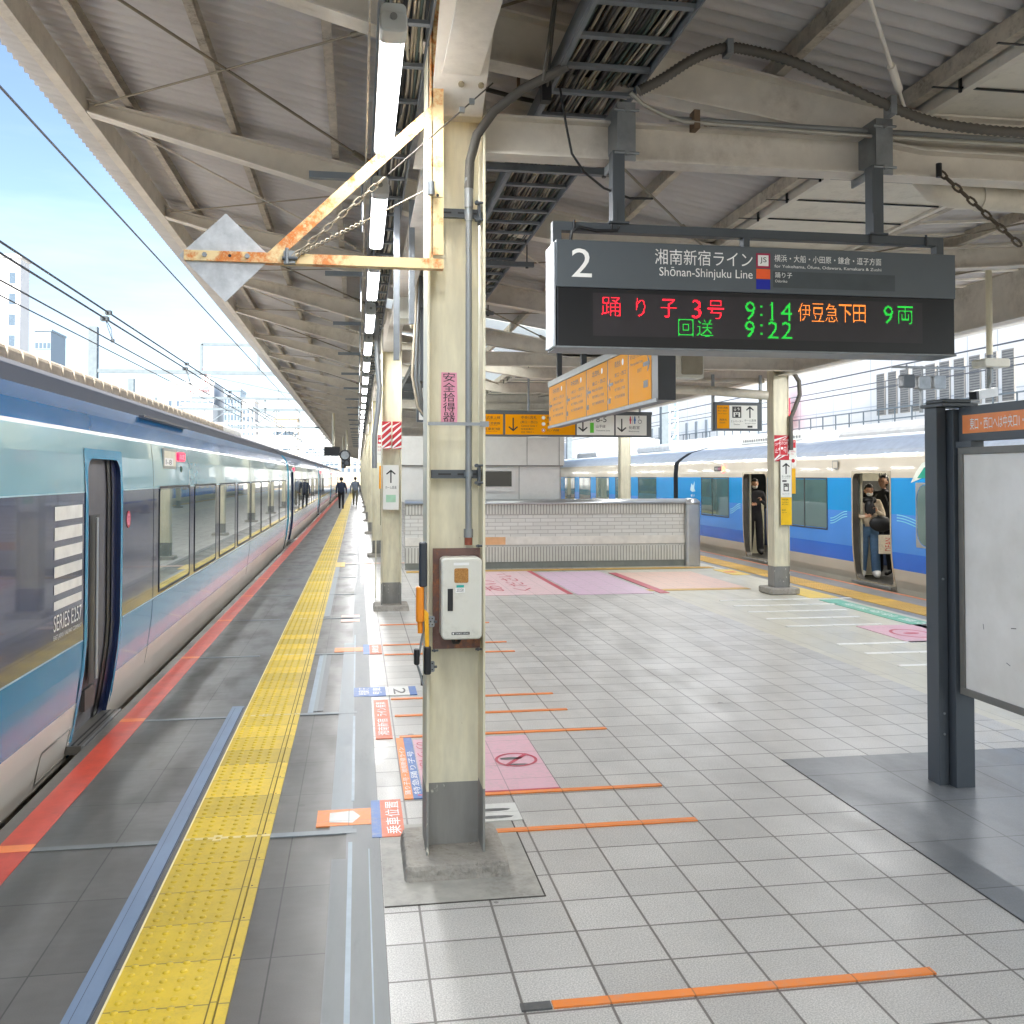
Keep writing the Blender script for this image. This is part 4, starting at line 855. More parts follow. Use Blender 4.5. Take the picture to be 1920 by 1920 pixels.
# ------------------------------------------------------------------ sign row over the stairs
t = thing('overhead_sign', 'wide orange and white direction sign row over the stairs', 'sign'); y0 = 16.5
b = MB(); b.box(1.15, 5.19, y0, y0+.18, 2.50, 2.93, M('sign_frame2', '#55595c', .4)); b.box(1.14, 5.2, y0-.01, y0+.19, 2.895, 2.95, sign_grey); b.build('frame', t)
fr = front(0, y0, 0); b = MB()
for u0, u1, m_ in ((1.17, 1.9, sign_white), (1.92, 2.50, orange_sign), (2.54, 3.79, orange_sign), (3.82, 4.50, sign_white), (4.53, 5.10, sign_white)): b.rect(fr, u0, u1, 2.53, 2.885, .002, m_)
b.build('sign_face', t); b = MB()
for i, s_ in enumerate(('東武東上線', '西武池袋線', '有楽町線')): b.text(fr, s_, 2.15, 2.45, 2.80-.1*i, 2.85-.1*i, .004, ink); b.text(fr, 'Railway Line', 2.15, 2.40, 2.775-.1*i, 2.79-.1*i, .004, ink)
b.arrow(fr, 2.68, 2.705, .24, 270, .004, ink, .1); b.text(fr, '中央1改札', 2.82, 3.10, 2.80, 2.86, .004, ink); b.text(fr, '(東口・西口)', 2.81, 3.11, 2.72, 2.775, .004, ink); b.text(fr, 'Central Gate 1', 2.82, 3.10, 2.67, 2.70, .004, ink); b.text(fr, '中央检票口1', 2.82, 3.05, 2.61, 2.645, .004, ink); b.text(fr, '중앙 개찰구 1', 2.82, 3.04, 2.56, 2.59, .004, ink)
for i, (c_, s_) in enumerate((('#e8e8e2', '東武東上線'), ('#e8e8e2', '西武池袋線'), ('#d2413a', '丸ノ内線'))):
    b.disc(fr, 3.22, 2.83-.11*i, .032, .004, ink_w); b.disc(fr, 3.22, 2.83-.11*i, .028, .005, M('ring'+c_[1:4], c_, .4), inner=.6); b.text(fr, s_, 3.28, 3.50, 2.81-.11*i, 2.85-.11*i, .004, ink)
b.arrow(fr, 3.93, 2.705, .24, 270, .004, ink, .1); b.rect(fr, 4.06, 4.13, 2.57, 2.75, .004, M('line_green', '#5cc234', .4)); b.text(fr, 'JY', 4.06, 4.13, 2.77, 2.80, .004, ink); b.text(fr, '8-5', 4.17, 4.36, 2.76, 2.86, .004, ink); b.text(fr, '山手線', 4.17, 4.34, 2.66, 2.715, .004, ink); b.text(fr, 'Yamanote Line', 4.17, 4.42, 2.60, 2.625, .004, ink)
b.arrow(fr, 4.64, 2.705, .24, 270, .004, ink, .1); b.text(fr, '化粧室', 4.77, 4.97, 2.64, 2.70, .004, ink); b.text(fr, 'Restrooms', 4.77, 4.96, 2.59, 2.615, .004, ink)
for x_, c_ in ((4.80, '#c8455a'), (4.88, '#3a6aa8')):
    m_ = M('fig'+c_[1:4], c_, .4); b.disc(fr, x_, 2.855, .014, .004, m_); b.poly(fr, [(x_-.022, 2.80), (x_, 2.76), (x_+.022, 2.80), (x_+.012, 2.84), (x_-.012, 2.84)], .004, m_); b.rect(fr, x_-.012, x_+.012, 2.735, 2.79, .0045, m_)
b.rect(fr, 4.838, 4.842, 2.735, 2.87, .004, ink); b.disc(fr, 4.975, 2.775, .035, .004, ink, inner=.8); b.disc(fr, 4.955, 2.86, .011, .004, ink); b.bar((4.955, y0-.005, 2.85), (4.965, y0-.005, 2.80), .008, .002, ink); b.bar((4.965, y0-.005, 2.80), (5.0, y0-.005, 2.79), .008, .002, ink)
b.build('lettering', t)
for x in (1.7, 2.97, 4.2, 5.0): MB().tube([(x, y0+.09, 2.94), (x, y0+.09, 3.75)], .02, galv, 8).build('hanger_rod', t)
# ------------------------------------------------------------------ elevator sign beside right column
t = thing('elevator_sign', 'small orange and white elevator sign beside the far right column', 'sign'); y0 = 13.9
b = MB(); b.box(5.37, 6.13, y0, y0+.12, 2.50, 2.935, darkmet); b.build('frame', t)
fr = front(0, y0, 0); b = MB(); b.rect(fr, 5.41, 5.605, 2.53, 2.885, .002, orange_sign); b.rect(fr, 5.61, 6.06, 2.53, 2.885, .002, sign_white); b.build('sign_face', t)
b = MB(); b.rect(fr, 5.655, 5.80, 2.695, 2.87, .004, ink); b.rect(fr, 5.675, 5.78, 2.71, 2.78, .005, sign_white); b.text(fr, '↓↑', 5.68, 5.775, 2.80, 2.855, .005, sign_white); b.disc(fr, 5.71, 2.76, .012, .006, ink); b.disc(fr, 5.745, 2.76, .012, .006, ink); b.rect(fr, 5.70, 5.755, 2.71, 2.745, .006, ink)
b.arrow(fr, 5.94, 2.785, .18, 90, .004, ink, .12); b.text(fr, 'エレベーター', 5.63, 5.83, 2.625, 2.66, .004, ink); b.text(fr, 'Elevator', 5.68, 5.78, 2.585, 2.605, .004, ink); b.text(fr, 'ホーム直進', 5.85, 6.04, 2.64, 2.675, .004, ink); b.text(fr, 'Straight ahead', 5.86, 6.03, 2.60, 2.618, .004, ink); b.rect(fr, 5.90, 5.98, 2.545, 2.575, .004, ink)
b.text(fr, '中央1改札', 5.42, 5.59, 2.83, 2.86, .004, ink); b.text(fr, '東口・西口', 5.42, 5.56, 2.79, 2.81, .004, ink); b.text(fr, 'Central Gate 1', 5.42, 5.57, 2.75, 2.765, .004, ink); b.text(fr, '南改札', 5.45, 5.57, 2.65, 2.68, .004, ink); b.text(fr, 'South', 5.45, 5.54, 2.61, 2.63, .004, ink)
b.build('lettering', t)
for x in (5.365, 6.135): MB().box(x-.02, x+.02, y0+.03, y0+.07, 2.5, 3.36, galv).build('hanging_post', t)
b = MB(); b.tube([(4.0, 13.7, 3.43), (5.0, 13.7, 3.43), (6.3, 13.7, 3.44), (6.55, 13.7, 3.40), (6.66, 13.72, 3.25), (6.68, 13.74, 3.05), (6.62, 13.78, 2.85), (6.56, 13.8, 2.7), (6.56, 13.8, 2.2)], .035, dark_conduit, 10)
tag(b.build('cable_sleeve'), 'dark cable sleeve bending down the right side of the far column', 'cable')
b = MB(); b.tube([(4.2, 13.85, 3.13), (5.3, 13.85, 3.10), (6.2, 13.85, 3.04)], .07, dp, 14); b.tube([(4.0, 14.2, 3.3), (6.3, 14.2, 3.3)], .04, steel, 10)
tag(b.build('drain_pipe'), 'cream horizontal pipe behind the elevator sign posts', 'drain pipe')
t = thing('loudspeaker', 'beige box loudspeaker hanging right of the long orange sign', 'loudspeaker')
b = MB(); b.rbox(4.28, 4.68, 12.5, 12.7, 3.14, 3.52, .03, boxm, 'y', 3); b.build('cabinet', t); b = MB(); b.rbox(4.36, 4.66, 12.48, 12.499, 3.19, 3.47, .02, M('speaker_mesh', '#9a9482', .7), 'y', 3, .003); b.build('grille', t)
# floodlights/cameras under right eave
for i, (x, z, c_) in enumerate(((7.95, 3.21, darkmet), (8.2, 3.19, galv), (8.45, 3.20, galv))):
    b = MB(); b.rbox(x, x+.2, 13.0, 13.14, z-.1, z+.1, .03, c_, 'y', 3); b.tube([(x+.1, 13.07, z+.1), (x+.1, 13.07, z+.25)], .015, galv, 6)
    tag(b.build('floodlight'), ('dark boxy lamp, leftmost of the three', 'pale boxy lamp, middle of the three', 'pale boxy lamp, rightmost of the three')[i]+' below the right canopy edge', 'lamp', 'boxy lamps at the right canopy edge')
b = MB(); b.tube([(8.3, 13.1, 2.75), (8.3, 13.1, 3.1)], .03, galv, 8); b.tube([(7.8, 13.07, 3.42), (9, 13.07, 3.42)], .02, galv, 6); tag(b.build('lamp_pole'), 'short grey pole under the boxy lamps', 'pole')
t = thing('security_camera', 'cream pole with a security camera above the notice board', 'security camera', (0, 0, 0))
b = MB(); b.tube([(5.76, 8.0, 2.92), (5.76, 8.0, 4.0)], .028, cream, 10); b.build('pole', t); b = MB(); b.rbox(5.64, 5.90, 7.9, 8.1, 2.80, 2.88, .02, boxm, 'y', 3); b.tube([(5.76, 8, 2.92), (5.76, 8, 2.66)], .03, galv, 8); b.build('junction_box', t)
b = MB(); b.bar((5.80, 8, 2.58), (5.5, 7.85, 2.53), .08, .08, M('camera_shell', '#b9bcbc', .4)); b.bar((5.49, 7.845, 2.53), (5.47, 7.835, 2.527), .07, .07, blackm); b.tube([(5.76, 8, 2.68), (5.74, 8, 2.6)], .02, galv, 8); b.build('camera_body', t)
# ------------------------------------------------------------------ notice board on the right
t = thing('notice_board', 'tall charcoal framed notice board with orange header on the right', 'notice board')
b = MB(); b.box(3.345, 3.405, 5.13, 5.25, .0, 2.205, darkmet); b.box(3.412, 3.53, 5.07, 5.2, .0, 2.19, darkmet); b.box(3.40, 3.415, 5.16, 5.22, 0, 2.2, blackm); b.box(3.33, 3.56, 5.05, 5.27, 2.205, 2.225, darkmet); b.rbox(3.345, 3.54, 5.07, 5.25, 2.225, 2.25, .02, darkmet, 'z', 3); b.build('post', t, .003)
b = MB()
for z in (.30, .42, 1.2): b.tube([(3.375, 5.129, z), (3.375, 5.122, z)], .007, galv, 8)
b.build('bolt', t)
b = MB(); b.box(3.44, 3.52, 2.6, 5.06, 2.0, 2.20, darkmet); b.build('header_box', t, .003)
fr = left(3.44, 5.05, 0); b = MB(); b.rect(fr, .03, 2.4, 2.045, 2.15, .003, M('header_orange', '#f28d48', .3), .003); b.text(fr, '東口・西口へは中央口1・2へお進みください', .10, .90, 2.063, 2.130, .0045, ink_w); b.build('header_panel', t)
b = MB(); b.box(3.445, 3.50, 2.6, 5.05, .55, 1.96, M('board_edge', '#8d8c86', .4, .3)); b.build('board_frame', t, .003)
bm = NT('board_face'); cc = hexc('#e8e6e0'); sc1 = bm.noise(14, 8, .8, stretch=(1, 1, 3)); sc2 = bm.noise(2.2, 4, .6)
bb = bm.mix(bm.ramp(sc2, .35, .7), cc, hexc('#d4d1c8')); bb = bm.mix(bm.math('MULTIPLY', bm.ramp(sc1, .62, .75), .45), bb, hexc('#9b968a')); bm.set(Base_Color=bb, Roughness=.35)
b = MB(); b.box(3.436, 3.4445, 2.64, 5.01, .59, 1.925, bm.m); b.bar((3.434, 4.62, .99), (3.434, 4.58, .995), .001, .004, ink); b.bar((3.434, 4.66, .80), (3.434, 4.63, .79), .001, .003, gray_f); b.bar((3.434, 4.85, .98), (3.434, 4.845, .95), .001, .003, gray_f); b.build('panel', t)
b = MB(); b.box(3.425, 3.437, 2.6, 5.05, 1.925, 1.965, M('board_rim', '#77756f', .4, .3)); b.box(3.425, 3.437, 2.6, 5.05, .55, .59, MATS['board_rim']); b.box(3.425, 3.437, 5.01, 5.05, .59, 1.925, MATS['board_rim']); b.build('rim', t, .003)
MB().box(3.42, 3.50, 4.92, 5.06, 1.965, 2.0, darkmet).build('spacer', t)
# ------------------------------------------------------------------ stair enclosure
t = thing('stair_wall', 'low tiled stair wall with rounded steel capping', 'wall'); y0 = 18.5
br = NT('white_subway_tile'); sp = br.n('ShaderNodeSeparateXYZ'); br.l.new(br.pos(), sp.inputs[0]); cv = br.n('ShaderNodeCombineXYZ'); br.l.new(br.math('ADD', sp.outputs[0], sp.outputs[1]), cv.inputs[0]); br.l.new(sp.outputs[2], cv.inputs[1])
bt = br.n('ShaderNodeTexBrick'); bt.inputs['Scale'].default_value = 1.; bt.inputs['Brick Width'].default_value = .30; bt.inputs['Row Height'].default_value = .075; bt.inputs['Mortar Size'].default_value = .006
bt.inputs['Color1'].default_value = (*hexc('#d8d8d2'), 1); bt.inputs['Color2'].default_value = (*hexc('#cfcfc8'), 1); bt.inputs['Mortar'].default_value = (*hexc('#aeaca6'), 1); br.l.new(cv.outputs[0], bt.inputs[0]); br.set(Base_Color=bt.outputs[0], Roughness=.22)
b = MB(); b.box(.9, 6.62, y0, y0+.16, .08, 1.25, br.m); b.box(6.46, 6.62, y0+.17, 26, .08, 1.20, br.m); b.build('tiled_panel', t)
rb = M('ribbed_tile', '#d4d4cc', .3, var=.04); rg = M('rib_gap', '#a9a79f', .6); b = MB()
for z0, z1 in ((.13, .42), (1.06, 1.25)):
    b.box(.9, 6.6, y0-.012, y0-.001, z0, z1, rg)
    x = .92
    while x < 6.58: b.box(x, x+.035, y0-.025, y0-.012, z0, z1, rb); x += .06
b.build('ribbed_band', t); b = MB(); b.box(.9, 6.6, y0-.02, y0-.001, .46, .62, M('marble_band', '#dedbd2', .25, var=.1)); b.box(2.2, 2.85, y0-.024, y0-.0205, .465, .615, M('orange_tile', '#dcab7c', .3)); b.build('plain_band', t)
MB().box(.9, 6.6, y0-.006, y0-.001, 0, .125, M('vent_slots', '#7d8078', .5)).build('vent_strip', t)
b = MB(); stl = M('brushed_steel', '#b9bcbd', .28, .7, var=.06)
pts = [(y0-.06+.28*(.5-.5*math.cos(PI*k/8)), 1.25+.10*math.sin(PI*k/8)) for k in range(9)]
b.prism(pts, .9, 6.66, 'x', stl, True); b.build('steel_capping', t)
b = MB(); b.rbox(6.5, 6.80, y0-.12, y0+.2, .0, 1.24, .05, stl, 'z', 4, .01)
b.prism([(6.5+.30*(.5-.5*math.cos(PI*k/10)), 1.24+.12*math.sin(PI*k/10)) for k in range(11)], y0-.12, y0+.2, 'y', stl, True); b.build('end_post', t)
t = thing('stair_enclosure', 'white panelled box with small dark window above the stair wall', 'enclosure'); wp = M('white_panel', '#dcdcd6', .35, var=.03, dirt='#9a988f', dirt_amt=.12)
b = MB(); b.box(.75, 4.0, y0+.2, 24, 1.30, 2.0, wp); b.box(.70, 4.06, y0+.14, 24, 2.02, 2.58, wp); b.box(.72, 4.04, y0+.16, 24, 1.995, 2.025, M('panel_gap', '#8b8b86', .5)); b.build('panels', t)
b = MB()
for x in (2.1, 3.3, 3.95): b.box(x, x+.012, y0+.134, y0+.14, 2.02, 2.58, MATS['panel_gap'])
for x in (3.15, 4.0-.02): b.box(x, x+.012, y0+.194, y0+.2, 1.3, 2.0, MATS['panel_gap'])
b.build('panel_joint', t); b = MB(); b.box(1.6, 3.08, y0+.17, y0+.2, 1.50, 1.96, wp); wf = b.build('window', t)
MB().box(1.7, 3.0, y0+.16, y0+.169, 1.60, 1.90, M('dark_glass', '#20282a', .06, var=.02)).build('pane', wf)
# steps inside down the hole are hidden behind the wall
# ------------------------------------------------------------------ hanging boxes and cable loops behind the main column
t = thing('suspended_box', 'cream suspended equipment box left of the main column', 'equipment box'); b = MB(); b.rbox(.36, .80, 9.6, 10.0, 3.38, 3.72, .02, boxm, 'y', 3); b.build('case', t)
MB().rbox(.52, .66, 9.62, 9.8, 3.31, 3.375, .02, M('beige_sensor', '#ddd3ae', .5), 'y', 3).build('sensor', t)
b = MB()
for i in range(9):
    x = .55+.028*i; yy = 9.+.05*(i % 3); dz = .05*(i % 4)
    b.tube([(x, yy, 3.7), (x-.02, yy, 3.3), (x-.05+.01*i, yy, 2.75-dz), (x, yy, 2.45-dz*.6), (x+.07, yy, 2.36-dz*.5), (x+.13, yy, 2.5-dz*.4), (x+.15, yy+.05, 2.85), (x+.16, yy+.1, 3.2)], .014+.004*(i % 3), random.choice([dark_conduit, conduit, blackm, cable_ms[0]]), 7)
b.box(.58, .68, 9.05, 9.15, 2.7, 3.4, darkmet)
tag(b.build('cable_loop'), 'thick loops of grey and black cables hanging left of the main column', 'cables', kind='stuff')
b = MB(); b.tube([(.22, 11.8, 3.8), (.23, 11.8, 3.2), (.26, 11.8, 2.9), (.24, 11.8, 2.6), (.20, 11.8, 2.3), (.20, 11.8, 1.9)], .03, conduit, 8)
tag(b.build('grey_duct'), 'curved grey duct down the left side of the second column', 'duct')
tag(MB().box(.36, .40, 6.9, 6.94, 2.9, 3.8, tray_m).build('drop_channel'), 'slim grey drop channel left of the main column, the farther one', 'channel', 'drop channels left of the main column')
tag(MB().box(.24, .28, 6.6, 6.64, 2.6, 3.7, tray_m).build('drop_channel'), 'slim grey drop channel left of the main column, the nearer one', 'channel', 'drop channels left of the main column')
b = MB(); fr = front(.62, 10.2, 2.38); b.rect(fr, 0, .42, 0, .40, 0, darkmet, .08); b.rect(fr, .02, .40, .02, .36, .0015, sign_white); b.arrow(fr, .28, .26, .15, 135, .003, ink, .12); b.text(fr, 'ホーム直進', .2, .38, .13, .17, .003, ink); b.rect(fr, .22, .34, .04, .09, .003, ink)
b.box(.70, .73, 10.22, 10.25, 2.78, 3.6, darkmet)
tag(b.build('direction_sign'), 'small white diagonal-arrow sign peeking out left of the main column', 'sign')
# stanchions with signals above the far left edge
for i, (x, y) in enumerate(((-.95, 38), (-.55, 48), (-.9, 60))):
    t = thing('signal_post', (ORD[i] if i else 'nearest')+' cream drop post with black signal head under the left canopy', 'signal', (0, 0, 0), 'drop posts with signals under the left canopy')
    MB().tube([(x, y, 2.95), (x, y, zb(x)-.1)], .05, cream, 8).build('drop_post', t)
    b = MB()
    if i == 0: b.box(x-.35, x+.25, y-.1, y+.1, 2.6, 2.95, blackm); b.tube([(x+.45, y-.12, 2.62), (x+.45, y+.05, 2.62)], .22, blackm, 16); b.tube([(x+.45, y-.13, 2.62), (x+.45, y-.121, 2.62)], .16, galv, 16)
    else: b.box(x-.12, x+.18, y-.1, y+.1, 2.3, 2.95, blackm); b.tube([(x, y-.16, 2.75), (x, y, 2.75)], .1, darkmet, 10); b.tube([(x, y-.16, 2.45), (x, y, 2.45)], .1, darkmet, 10)
    b.build('signal_head', t)
# ------------------------------------------------------------------ trains
P1 = [(.30, -1.0), (.30, -.30), (.13, -.16), (.12, -.14), (.07, .10), (.045, .25), (.012, .50), (0, .68), (0, 1.69), (.012, 1.95), (.03, 2.10), (.038, 2.125), (.08, 2.25), (.17, 2.36), (.19, 2.365), (.45, 2.55), (.85, 2.72), (1.2, 2.80), (1.45, 2.82)]
def offz(P, z):
    for (o, a), (o2, c) in zip(P, P[1:]):
        if a <= z <= c: return o+(o2-o)*(z-a)/(c-a+1e-9)
    return 0
def car_body(P, sgn, xs, y0, y1, bands, doors, zd0, zd1, wid=2.9):
    X_ = lambda o: sgn*(xs+o); b = MB()
    ys = sorted({y0, y1, *[v for d in doors for v in d]})
    half = P; full = half+[(wid-o, z) for o, z in half[::-1][1:]]
    nb = len(half)-1
    for i, ((o, z), (o2, z2)) in enumerate(zip(full, full[1:])):
        m_ = bands[i if i < nb else 2*nb-1-i]
        for ya, yc in zip(ys, ys[1:]):
            hole = i < nb and z >= zd0-.001 and z2 <= zd1+.001 and any(d[0]-.001 <= ya and yc <= d[1]+.001 for d in doors)
            if not hole: b.add([(X_(o), ya, z), (X_(o), yc, z), (X_(o2), yc, z2), (X_(o2), ya, z2)], [(0, 1, 2, 3)], m_, False)
    for y in (y0, y1): b.add([(X_(o), y, z) for o, z in full], [tuple(range(len(full)))], MATS['train_end'])
    return b
def ring(b, P, sgn, xs, ya, yc, za, zc, r, wd, mat, out=.005, deep=.10, n=6, inner=None):
    def rr(a0, a1, b0, b1, r):
        return [(cx+r*math.cos(math.radians(a+90*k/n)), cz+r*math.sin(math.radians(a+90*k/n))) for cx, cz, a in ((a1-r, b1-r, 0), (a0+r, b1-r, 90), (a0+r, b0+r, 180), (a1-r, b0+r, 270)) for k in range(n+1)]
    I = rr(ya, yc, za, zc, r); O = rr(ya-wd, yc+wd, za-wd, zc+wd, .02); N = len(I)
    # subdivide the long upright edges so that they follow the curved side
    def sub(L):
        R = []
        for i, p in enumerate(L):
            q = L[(i+1) % N]; R.append(p)
            for k in range(1, 8): R.append((p[0]+(q[0]-p[0])*k/8, p[1]+(q[1]-p[1])*k/8)) if (i+1) % (n+1) == 0 else None
        return R
    I, O = sub(I), sub(O); N = len(I); e = out
    vs = [(sgn*(xs+offz(P, z)-e), y, z) for y, z in O]+[(sgn*(xs+offz(P, z)-e), y, z) for y, z in I]+[(sgn*(xs+offz(P, z)+deep), y, z) for y, z in I]
    b.add(vs, [(k, (k+1) % N, N+(k+1) % N, N+k) for k in range(N)], mat)
    b.add(vs, [(N+k, N+(k+1) % N, 2*N+(k+1) % N, 2*N+k) for k in range(N)], inner or mat)
    return b
M('train_end', '#3a4046', .5)
def lacquer(name, col, rough=.2, coat=.0, var=.04, ripple=.0): 
    t = NT(name); c = hexc(col); t.set(Base_Color=t.mix(t.ramp(t.noise(1.2, 3), .3, .7), tuple(x*(1-var) for x in c), tuple(x*(1+var) for x in c)), Roughness=rough, Coat_Weight=coat, Coat_Roughness=.03, IOR=1.45)
    t.bump(t.noise(1.6, 2, .5, stretch=(1, .6, 1.6)), .01, .8)
    return t.m
skirt = lacquer('skirt_white', '#e2dbd0', .35, .0); teal = lacquer('teal_lacquer', '#0c7fac', .15, .4); navy = lacquer('navy_lacquer', '#3d4560', .12, .5)
silver_t = lacquer('pale_teal_lacquer', '#78a9b8', .15, .5); blue_sh = lacquer('blue_shoulder', '#1a6aa6', .16, .3); gleam = M('bright_trim', '#dbe6e6', .2, .5)
roofg = M('train_roof_grey', '#58595d', .6, var=.12, scale=1.5, stretch=(1, .3, 1)); cyan_e = lacquer('cyan_edge', '#1fa5c4', .2); door_teal = lacquer('door_teal', '#2089b3', .2)
glass = NT('train_glass'); glass.set(Base_Color=(*hexc('#5b7774'), 1), Roughness=.03, IOR=1.7, Coat_Weight=1., Coat_Roughness=.01); glass.bump(glass.noise(.9, 2), .004, .5); glass = glass.m
rubber = M('window_rubber', '#33383a', .5)
bands1 = [skirt]*5+[teal, teal, navy, silver_t, silver_t, gleam, blue_sh, blue_sh, gleam, roofg, roofg, roofg, roofg]
def window(b_par, P, sgn, xs, ya, yc, za, zc, r=.07, frame_mat=None, div=()):
    b = MB(); ring(b, P, sgn, xs, ya+.02, yc-.02, za+.02, zc-.02, r, .022, frame_mat or rubber, .006, .0); f = b.build('window', b_par)
    b = MB(); n = 5; y0_, y1_ = ya+.022, yc-.022; z0_, z1_ = za+.022, zc-.022
    x = sgn*(xs+offz(P, (za+zc)/2)-.0035)
    pts = [(cx+(r-.01)*math.cos(math.radians(a+90*k/n)), cz+(r-.01)*math.sin(math.radians(a+90*k/n))) for cx, cz, a in ((y1_-r, z1_-r, 0), (y0_+r, z1_-r, 90), (y0_+r, z0_+r, 180), (y1_-r, z0_+r, 270)) for k in range(n+1)]
    b.add([(sgn*(xs+offz(P, z)-.0035), y, z) for y, z in pts], [tuple(range(len(pts)))], glass)
    b.build('pane', f)
    if div:
        b = MB()
        for d in div: b.box(x-.006, x+.004, d-.018, d+.018, za+.02, zc-.02, rubber)
        b.build('window_bar', f)
    return f
XS1 = 1.85
def left_car(label, y0, y1, doors, wins, first=False):
    t = thing('train_car', label, 'train', (0, 0, 0), 'cars of the dark blue train on the left')
    car_body(P1, -1, XS1, y0, y1, bands1, doors, -.14, 1.95).build('body', t)
    for ya, yc in wins: window(t, P1, -1, XS1, ya, yc, .705, 1.705, .05)
    b = MB()
    for y in (y0, y1): 
        for (o, z), (o2, z2) in zip(P1[4:], P1[5:15]): b.bar((-(XS1+o-.004), y, z), (-(XS1+o2-.004), y, z2), .09, .012, cyan_e, (1, 0, 0))
    b.build('end_trim', t)
    if first:
        b = MB()
        pat = M('roof_beige', '#b5ab9d', .8, var=.2, scale=6); y = 5.5
        while y < 20: b.rbox(-3.3, -2.72, y, y+.35, 2.68, 2.85, .05, pat, 'y', 3, .02); y += .36
        b.rbox(-3.4, -2.80, 20.3, 24, 2.72, 2.9, .06, white, 'y', 3); b.build('roof_equipment', t)
        b = MB(); b.bar((-1.985, 9.3, 2.36), (-1.985, 11.6, 2.36), .05, .02, roofg); b.build('drip_rail', t)
    for ya, yc in doors:
        b = MB(); ring(b, P1, -1, XS1, ya+.03, yc-.03, -.12, 1.925, .13, .07, door_teal if first else cyan_e, .006, .045, inner=M('door_reveal', '#16284e', .3)); fr_ = b.build('door_frame', t)
        b = MB(); xi = lambda z: -(XS1+offz(P1, z)+.045)
        zsn = [-.13, .1, .25, .5, .68, 1.2, 1.69, 1.95]; dm = M('inner_door_grey', '#5b5a60', .45, var=.05)
        b.add([(xi(z), y, z) for z in zsn for y in (ya, yc)], [(2*i, 2*i+1, 2*i+3, 2*i+2) for i in range(len(zsn)-1)], dm)
        dr = b.build('door', t); b = MB()
        if first:
            for s in range(7):
                za, zb_ = zsn[s], zsn[s+1]; b.add([(xi(za)+.012, ya+.70, za), (xi(za)+.012, ya+.80, za), (xi(zb_)+.012, ya+.80, zb_), (xi(zb_)+.012, ya+.70, zb_)], [(0, 1, 2, 3)], blackm)
                b.add([(xi(za)+.02, ya+.80, za), (xi(za)+.02, ya+.95, za), (xi(zb_)+.02, ya+.95, zb_), (xi(zb_)+.02, ya+.80, zb_)], [(0, 1, 2, 3)], M('door_navy_edge', '#101a3c', .3))
            b.build('door_edge', dr); b = MB(); b.rbox(xi(1)-.0, xi(1)+.006, ya+.24, ya+.50, .32, 1.52, .002, M('grip_recess', '#2b2a2b', .3), 'x', 2, .001); b.tube([(xi(1)+.03, ya+.34, 1.50), (xi(1)+.03, ya+.34, .34)], .012, stl, 8); b.build('handle', dr)
            b = MB(); b.box(xi(.2)-.0, xi(.2)+.03, ya+.26, ya+.52, .12, .27, M('vent_plate', '#4a4744', .4)); b.box(xi(0)+.0, xi(0)+.02, ya+.06, ya+.4, .085, .09, blackm); b.build('vent', dr)
        else: window(dr, P1, -1, XS1+.06, ya+.25, yc-.25, .8, 1.7)
        b = MB(); b.box(-2.05, -1.845, ya-.08, yc-.02, -.09, -.032, M('sill_metal', '#8e8c86', .3, .7)); b.box(-1.845, -1.828, ya-.1, yc-.02, -.10, -.028, stl); b.box(-1.92, -1.905, ya-.06, yc-.03, -.032, -.029, blackm); b.box(-1.88, -1.868, ya-.06, yc-.03, -.032, -.029, blackm); b.build('door_sill', t)
    return t
PIN = M('pin_line', '#a9c7d2', .3)
d1 = [(7.0, 7.98)]
c1 = left_car('near dark blue train car with an open door and white bars beside it', -14, 26.3, d1, [(9.45, 11.1), (11.43, 13.1), (13.45, 15.1), (15.44, 17.1), (17.33, 18.95), (19.15, 20.85), (21.2, 23.2), (23.55, 25.4)], True)
b = MB()
for z in (.68, 1.69):
    for ya, yc in ((-14, 6.93), (8.05, 26.3)): b.box(-1.853, -1.8465, ya, yc, z-.004, z+.004, PIN)
for y in (9.2, 17.2, 25.7):
    for (o, z), (o2, z2) in zip(P1[4:10], P1[5:11]): b.bar((-(XS1+o-.0005), y, z), (-(XS1+o2-.0005), y, z2), .004, .003, rubber, (1, 0, 0))
b.build('body_seam', c1)
f = right(-1.847, 6.29, 0); b = MB(); wm2 = M('bar_white', '#e3e1da', .35)
z = 1.61
for h in (.118, .112, .106, .10, .092, .085):
    b.rect(f, 0, .60, z-h+.03, z-.0, .0, wm2); z -= h+.012
b.text(f, 'SERIES E257', .0, .60, .835, .935, .0, wm2); b.text(f, 'EAST JAPAN RAILWAY COMPANY', .0, .60, .775, .812, .0, wm2); b.build('livery_mark', c1)
b = MB(); xx = -(XS1+.010); b.rbox(xx-.01, xx+.004, 9.66, 10.32, 1.875, 2.075, .03, M('display_frame', '#8e938f', .4), 'x', 3, .002); b.box(xx+.003, xx+.006, 9.70, 10.28, 1.90, 2.05, M('display_cream', '#dcd9c4', .4)); b.box(xx+.0055, xx+.0075, 9.72, 10.15, 1.905, 1.98, ink_w)
b.text(right(xx+.008, 9.76, 0), 'I-8', 0, .3, 1.915, 1.965, 0, ink); b.build('destination_display', c1)
b = MB(); b.rbox(xx-.01, xx+.01, 10.42, 10.80, 1.96, 2.05, .03, EM('seat_lamp_red', '#ff1030', 1.2, '#a01028'), 'x', 4, .003); b.text(right(xx+.011, 10.47, 0), '指定', 0, .28, 1.98, 2.03, .001, ink_w); b.build('seat_lamp', c1)
b = MB(); b.ell((xx, 10.62, 1.875), (.015, .06, .035), M('lens_green', '#12463e', .2)); b.build('lens', c1)
